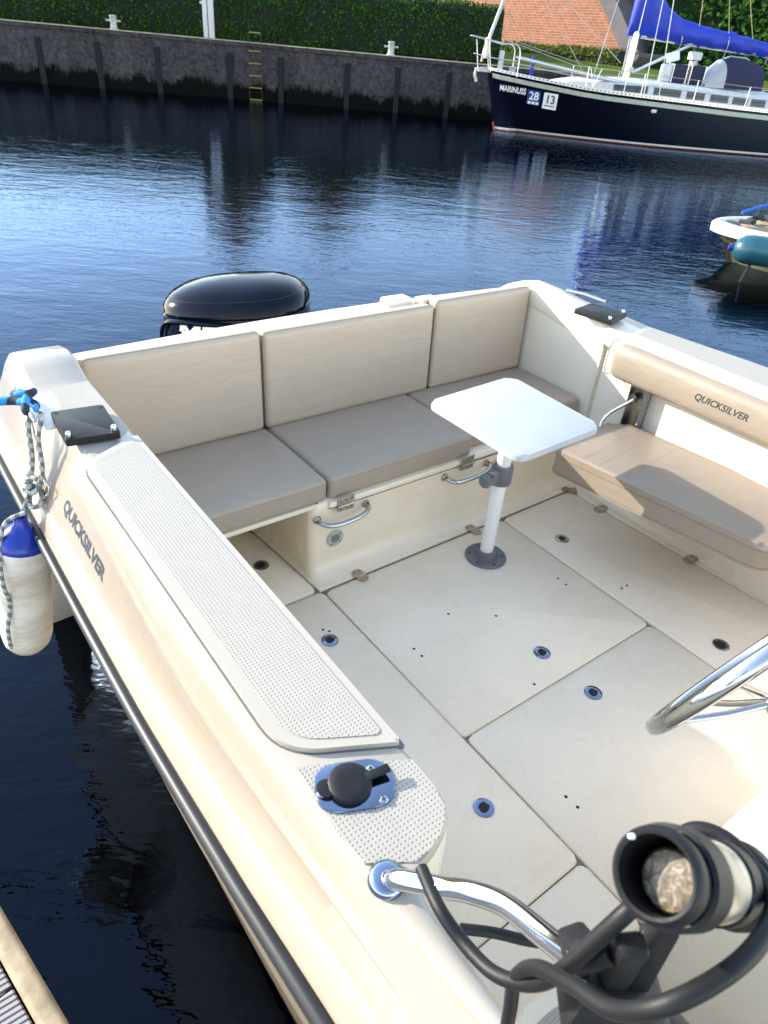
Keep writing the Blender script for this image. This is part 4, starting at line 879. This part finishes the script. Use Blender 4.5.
obj('deck', loft([[hp_(s_, sheer(s_)-.01, 1, -.05), Y(s_, hb(s_)*.5, sheer(s_)+.03), Y(s_, 0, sheer(s_)+.05), Y(s_, -hb(s_)*.5, sheer(s_)+.03), hp_(s_, sheer(s_)-.01, -1, -.05)] for s_ in SS]), 'yacht_white', ya)
obj('side_deck', loft([[Y(s_, hb(s_)-.10, sheer(s_)+.012), Y(s_, max(.1, hb(s_)-.5), sheer(s_)+.038)] for s_ in SS[7:]]), 'teak', ya)
# coachroof with windows
def cab(s_):
    h_ = interp([(2.2, .02), (2.8, .20), (4, .36), (5.2, .44), (9.4, .48), (9.5, .48)], s_); w_ = interp([(2.2, .35), (4, .80), (5.5, 1.0), (9.5, 1.05)], s_); z0 = sheer(s_)-.02
    return [Y(s_, w_+.06, z0), Y(s_, w_+.02, z0+h_*.8), Y(s_, w_-.10, z0+h_), Y(s_, 0, z0+h_+.07), Y(s_, -w_+.10, z0+h_), Y(s_, -w_-.02, z0+h_*.8), Y(s_, -w_-.06, z0)]
cb = obj('coachroof', loft([cab(s_) for s_ in np.linspace(2.2, 9.5, 24)], caps=True), 'yacht_white', ya, angle=50)
for s0_, s1_ in ((4.15, 5.25), (5.45, 6.35), (6.55, 7.15), (7.35, 7.95), (8.1, 8.6), (8.72, 9.2)):
    A, B = cab(s0_), cab(s1_)
    def wp(c_, f_): return c_[0].lerp(c_[1], f_)+yn*.012
    q = [wp(A, .30), wp(B, .30), wp(B, .86), wp(A, .86)]; bm = bmesh.new(); fv = [bm.verts.new(p) for p in q]; bv = [bm.verts.new(p-yn*.03) for p in q]; bm.faces.new(fv); bm.faces.new(bv[::-1])
    for i in range(4): bm.faces.new((fv[i], bv[i], bv[(i+1) % 4], fv[(i+1) % 4]))
    obj('window', bm, 'glass_dark', cb, smooth=False)
obj('hatch', box(-.28, .28, -.28, .28, 0, .06, .015, 2, mtx=frame(Y(3.6, 0, 1.86), yd, yn)), 'glass_dark', cb)
# dark covers and boxes on the roof
for s_, nm_ in ((6.35, ''), (6.95, '')):
    bx_ = obj('deck_box', box(-.24, .24, -.30, .30, 0, .52, .04, 2, mtx=frame(Y(s_, .15, 1.84), yd, yn*-1)), 'canvas_navy', ya)
    for k in (-.235, .235): obj('box_strap', box(k-.010, k+.010, -.305, .305, .0, .524, mtx=frame(Y(s_, .15, 1.842), yd, yn*-1)), 'alu', bx_, smooth=False)
obj('deck_box', box(-.14, .14, -.26, .26, 0, .50, .05, 3, mtx=frame(Y(5.98, .15, 1.84), yd, yn*-1)), 'yacht_white', ya)
obj('canister', lathe([(0, 0), (.19, 0), (.20, .03), (.13, .06), (.13, .5), (.22, .52), (.23, .70), (.2, .74), (0, .75)], Y(6.9, -.1, 2.0), seg=18), 'yacht_white', ya)
# mast, boom, cover
rk = .012
obj('mast', tube([Y(4.72, 0, 1.5), Y(4.72+rk*8, 0, 8), Y(4.72+rk*18, 0, 18)], [.125, .12, .09], 12), 'alu', ya)
obj('mast_fittings', merge(box(-.17, -.12, -.02, .02, -.3, 1.3, mtx=frame(Y(4.72, .0, 2.2), yd, yn*-1)), lathe([(.05, 0), (.09, .02), (.07, .12), (.09, .16), (0, .17)], Y(4.75, .13, 2.1), yn, 12)), 'galv', ya)
obj('boom', tube([Y(4.9, 0, 3.04), Y(9.9, 0, 2.78)], .08, 10), 'alu', ya)
secs = []
for i, s_ in enumerate(np.linspace(4.50, 9.9, 40)):
    zb_ = 3.0-(s_-4.9)*.052-.03; zt = interp([(4.5, 4.9), (4.7, 5.2), (4.95, 5.0), (5.2, 4.25), (5.6, 3.85), (6.19, 3.56), (7.0, 3.42), (7.9, 3.34), (8.9, 3.18), (9.9, 3.02)], s_); wd = interp([(4.5, .16), (4.8, .24), (5.4, .22), (7, .19), (9.9, .13)], s_)
    row = []
    for a in np.linspace(0, 2*math.pi, 18, endpoint=False):
        q = mnoise.noise(Vector((s_*3.0, math.sin(a)*1.4+s_*.9, math.cos(a))))*.045+mnoise.noise(Vector((s_*7.0, math.sin(a)*2.4-s_*1.9, 4)))*.03
        row.append(Y(s_+(.0 if s_ > 5 else .15*math.sin(a)*.3), (wd+q)*math.cos(a), (zb_+zt)/2+((zt-zb_)/2+q)*math.sin(a)))
    secs.append(row)
sc_ = obj('sail_cover', loft(secs, closed=True, caps=True), 'sail_blue', ya, angle=80)
# lines and shrouds
obj('boom_vang', tube([Y(4.9, 0, 2.02), Y(6.8, 0, 3.0)], .05, 8), 'alu', ya)
obj('number_plate', box(-.22, .22, -.012, .012, -.14, .14, .02, 1, mtx=frame(Y(6.1, .1, 2.55), yd+Vector((0, 0, .3)), yn*-1)), 'sticker_white', ya)
for a_, b_, r_ in (((4.3, 1.62, 1.45), (4.85, .25, 9.5), .014), ((4.95, 1.66, 1.45), (4.9, .3, 12), .014), ((5.45, 1.66, 1.42), (5.0, .2, 9.5), .014), ((3.95, -1.5, 1.5), (4.8, -.2, 9.5), .014), ((5.1, -1.6, 1.5), (4.9, -.3, 12), .014), ((12.3, 0, 1.4), (4.95, 0, 18), .012)):
    obj('shroud', tube([Y(*a_), Y(*b_)], r_, 6), 'wire', ya)
for s_ in (6.7, 7.72, 8.55): obj('lazy_line', tube([Y(s_, .12, 3.4-.1*(s_-6.7)), Y(5.4+.12*s_-.3, .05, 8.5)], .013, 6), 'line_yellow', ya)
for s_ in (6.2, 7.75, 9.2): obj('boom_strop', tube(catmull([Y(s_, .1, 3.3), Y(s_+.02, .2, 3.0), Y(s_+.05, .02, 2.70-.04*(s_-6))], 4), .014, 6), 'wire', ya)
obj('forestay', tube([Y(-.22, 0, 1.95), Y(-.15, 0, 2.3), Y(4.55, 0, 18)], [.035, .06, .045], 10), 'yacht_white', ya)
obj('inner_line', tube([Y(.60, 0, 4.9), Y(4.45, 0, 2.25)], .011, 6), 'wire', ya); obj('inner_line', tube([Y(.62, 0, 4.8), Y(3.1, .5, 1.95)], .009, 6), 'wire', ya)
obj('spinnaker_pole', tube([Y(.85, .40, 2.16), Y(1.0, .42, 2.14), Y(5.5, .95, 1.58)], [.03, .055, .055], 10), 'alu', ya)
obj('boat_hook', tube([Y(1.4, .42, 2.04), Y(6.2, .98, 1.46)], .022, 8), 'teak', ya)
# pulpit, stanchions, guard wires
pu = obj('pulpit', tube(catmull([Y(.95, .62, 1.62), Y(.90, .60, 2.42), Y(.4, .42, 2.50), Y(-.45, .17, 2.62), Y(-.68, 0, 2.64), Y(-.45, -.17, 2.62), Y(.4, -.42, 2.50), Y(.90, -.60, 2.42), Y(.95, -.62, 1.62)], 6), .018, 8), 'alu', ya)
obj('pulpit_rail', tube(catmull([Y(.92, .6, 2.05), Y(.2, .36, 2.08), Y(-.4, .10, 2.15), Y(-.5, 0, 2.17), Y(-.4, -.1, 2.15), Y(.2, -.36, 2.08), Y(.92, -.6, 2.05)], 5), .014, 8), 'alu', pu)
for s_, n_ in ((.05, .30), (-.35, .08), (.05, -.30)): obj('pulpit_leg', tube([Y(s_+.05, n_*.9, 1.68), Y(s_-.12, n_, 2.56)], .016, 8), 'alu', pu)
stn = [(3.15, 1.15), (4.9, 1.5), (6.6, 1.62), (8.3, 1.65), (10, 1.6)]
for sd_ in (1, -1):
    for s_, n_ in stn: obj('stanchion', tube([Y(s_, sd_*min(n_, hb(s_)-.06), sheer(s_)), Y(s_, sd_*min(n_, hb(s_)-.06), sheer(s_)+.62)], .015, 8), 'alu', ya)
    for dz in (.30, .61): obj('guard_wire', tube([Y(.93, sd_*.6, sheer(.9)+dz+.25*(dz > .4))]+[Y(s_, sd_*min(n_, hb(s_)-.06), sheer(s_)+dz) for s_, n_ in stn], .008, 6), 'wire', ya)
for s_ in (3.25, 3.62): obj('gate_strut', tube([Y(3.40, 1.1, 1.5), Y(s_-.05, 1.18, 2.05)], .014, 6), 'alu', ya)
# foredeck fittings
obj('bow_roller', box(-.30, .25, -.07, .07, -.06, .06, .02, 1, mtx=frame(Y(-.10, 0, 1.72), yd, yn*-1)), 'galv', ya)
obj('anchor', tube(catmull([Y(.1, 0, 1.80), Y(-.28, 0, 1.76), Y(-.38, 0, 1.60), Y(-.30, 0, 1.38)], 5), [.03]*8+[.05]*8, 8), 'galv', ya)
obj('windlass', lathe([(0, 0), (.14, 0), (.15, .05), (.09, .10), (.11, .22), (.13, .26), (0, .30)], Y(.85, .1, 1.62), seg=16), 'galv', ya)
obj('bow_horn', lathe([(0, 0), (.09, 0), (.09, .62), (.0, .64)], Y(.42, .12, 1.68), seg=12), 'yacht_white', ya)
obj('rolled_fender', lathe([(0, 0), (.09, .01), (.10, .1), (.10, .5), (.09, .56), (0, .60)], Y(-.10, .15, 2.05), seg=14), 'gelcoat_warm', ya)
obj('blue_post', box(-.05, .05, -.03, .03, 0, .66, .01, 1, mtx=frame(Y(1.45, .35, 1.58), yd, yn*-1)), 'sail_blue', ya)
obj('hull_vent', box(-.09, .09, -.02, .02, -.05, .05, .02, 1, mtx=frame(hp_(5.35, sheer(5.35)-.36, 1, .02), yd, yn*-1)), 'yacht_white', ya)
# sprayhood
def hood(s_, h_, w_, sl=0): return [Y(s_+sl*math.sin(a), w_*math.cos(a), 1.80+h_*math.sin(a)**.7) for a in np.linspace(.001, math.pi-.001, 15)]
obj('hood_window', loft([hood(7.15, .14, .82), hood(7.45, .48, .86), hood(7.75, .80, .90)]), 'clear_vinyl', ya)
obj('hood_canvas', loft([hood(7.75, .802, .90), hood(8.0, .90, .93), hood(8.5, .88, .95), hood(9.0, .74, .96)]), 'canvas_navy', ya)
obj('hood_top', loft([hood(7.80, .835, .60)[3:12], hood(8.05, .925, .60)[3:12], hood(8.6, .905, .60)[3:12]]), 'yacht_stripe', ya)
obj('cockpit_coaming', loft([[Y(s_, n_, z_) for n_, z_ in ((1.1, 1.25), (1.05, 1.72), (.85, 1.76), (.75, 1.3), (-.75, 1.3), (-.85, 1.76), (-1.05, 1.72), (-1.1, 1.25))] for s_ in (9.5, 11.8)], caps=True), 'yacht_white', ya, angle=40)
# name and numbers on the bow
def onhull(s0_, s1_, zc, off=.014):
    a_, b_ = hp_(s0_, zc+.0, 1, off), hp_(s1_, zc-.06*(s1_-s0_), 1, off); u_ = hp_((s0_+s1_)/2, zc+.15, 1, off)-hp_((s0_+s1_)/2, zc-.15, 1, off)
    return frame((a_+b_)/2, b_-a_, u_), (b_-a_).length
m_, L_ = onhull(.32, 1.22, 1.27); obj('name_lettering', stick(text_bm('MARINUSS', .25, m_ @ Matrix.Translation((0, 0, .006)), 0, .05, .006, .80), hl, -yn, .012), 'sticker_white', hl, smooth=False)
m_, L_ = onhull(1.22, 1.64, 1.10); s1 = obj('number_sticker', box(-.225, .225, -.22, .21, 0, .004, mtx=m_), 'sticker_blue', hl, smooth=False)
obj('sticker_number', text_bm('28', .34, m_ @ Matrix.Translation((0, .035, .008)), .002, 0, .006), 'sticker_white', s1, smooth=False)
sq = None
for k in (-1, 0, 1): sq = box(k*.13-.05, k*.13+.05, -.20, -.125, .004, .008, bm=sq, mtx=m_)
obj('sticker_marks', sq, 'sticker_white', s1, smooth=False)
m_, L_ = onhull(1.70, 2.20, 1.05); s1 = obj('number_sticker', box(-.235, .235, -.25, .23, 0, .004, mtx=m_), 'sticker_white', hl, smooth=False)
obj('sticker_number', text_bm('13', .34, m_ @ Matrix.Translation((0, .03, .008)), .002, 0, .006), 'logo_ink', s1, smooth=False)
obj('sticker_marks', box(-.17, .17, -.17, -.14, .004, .008, mtx=m_), 'sticker_blue', s1, smooth=False)
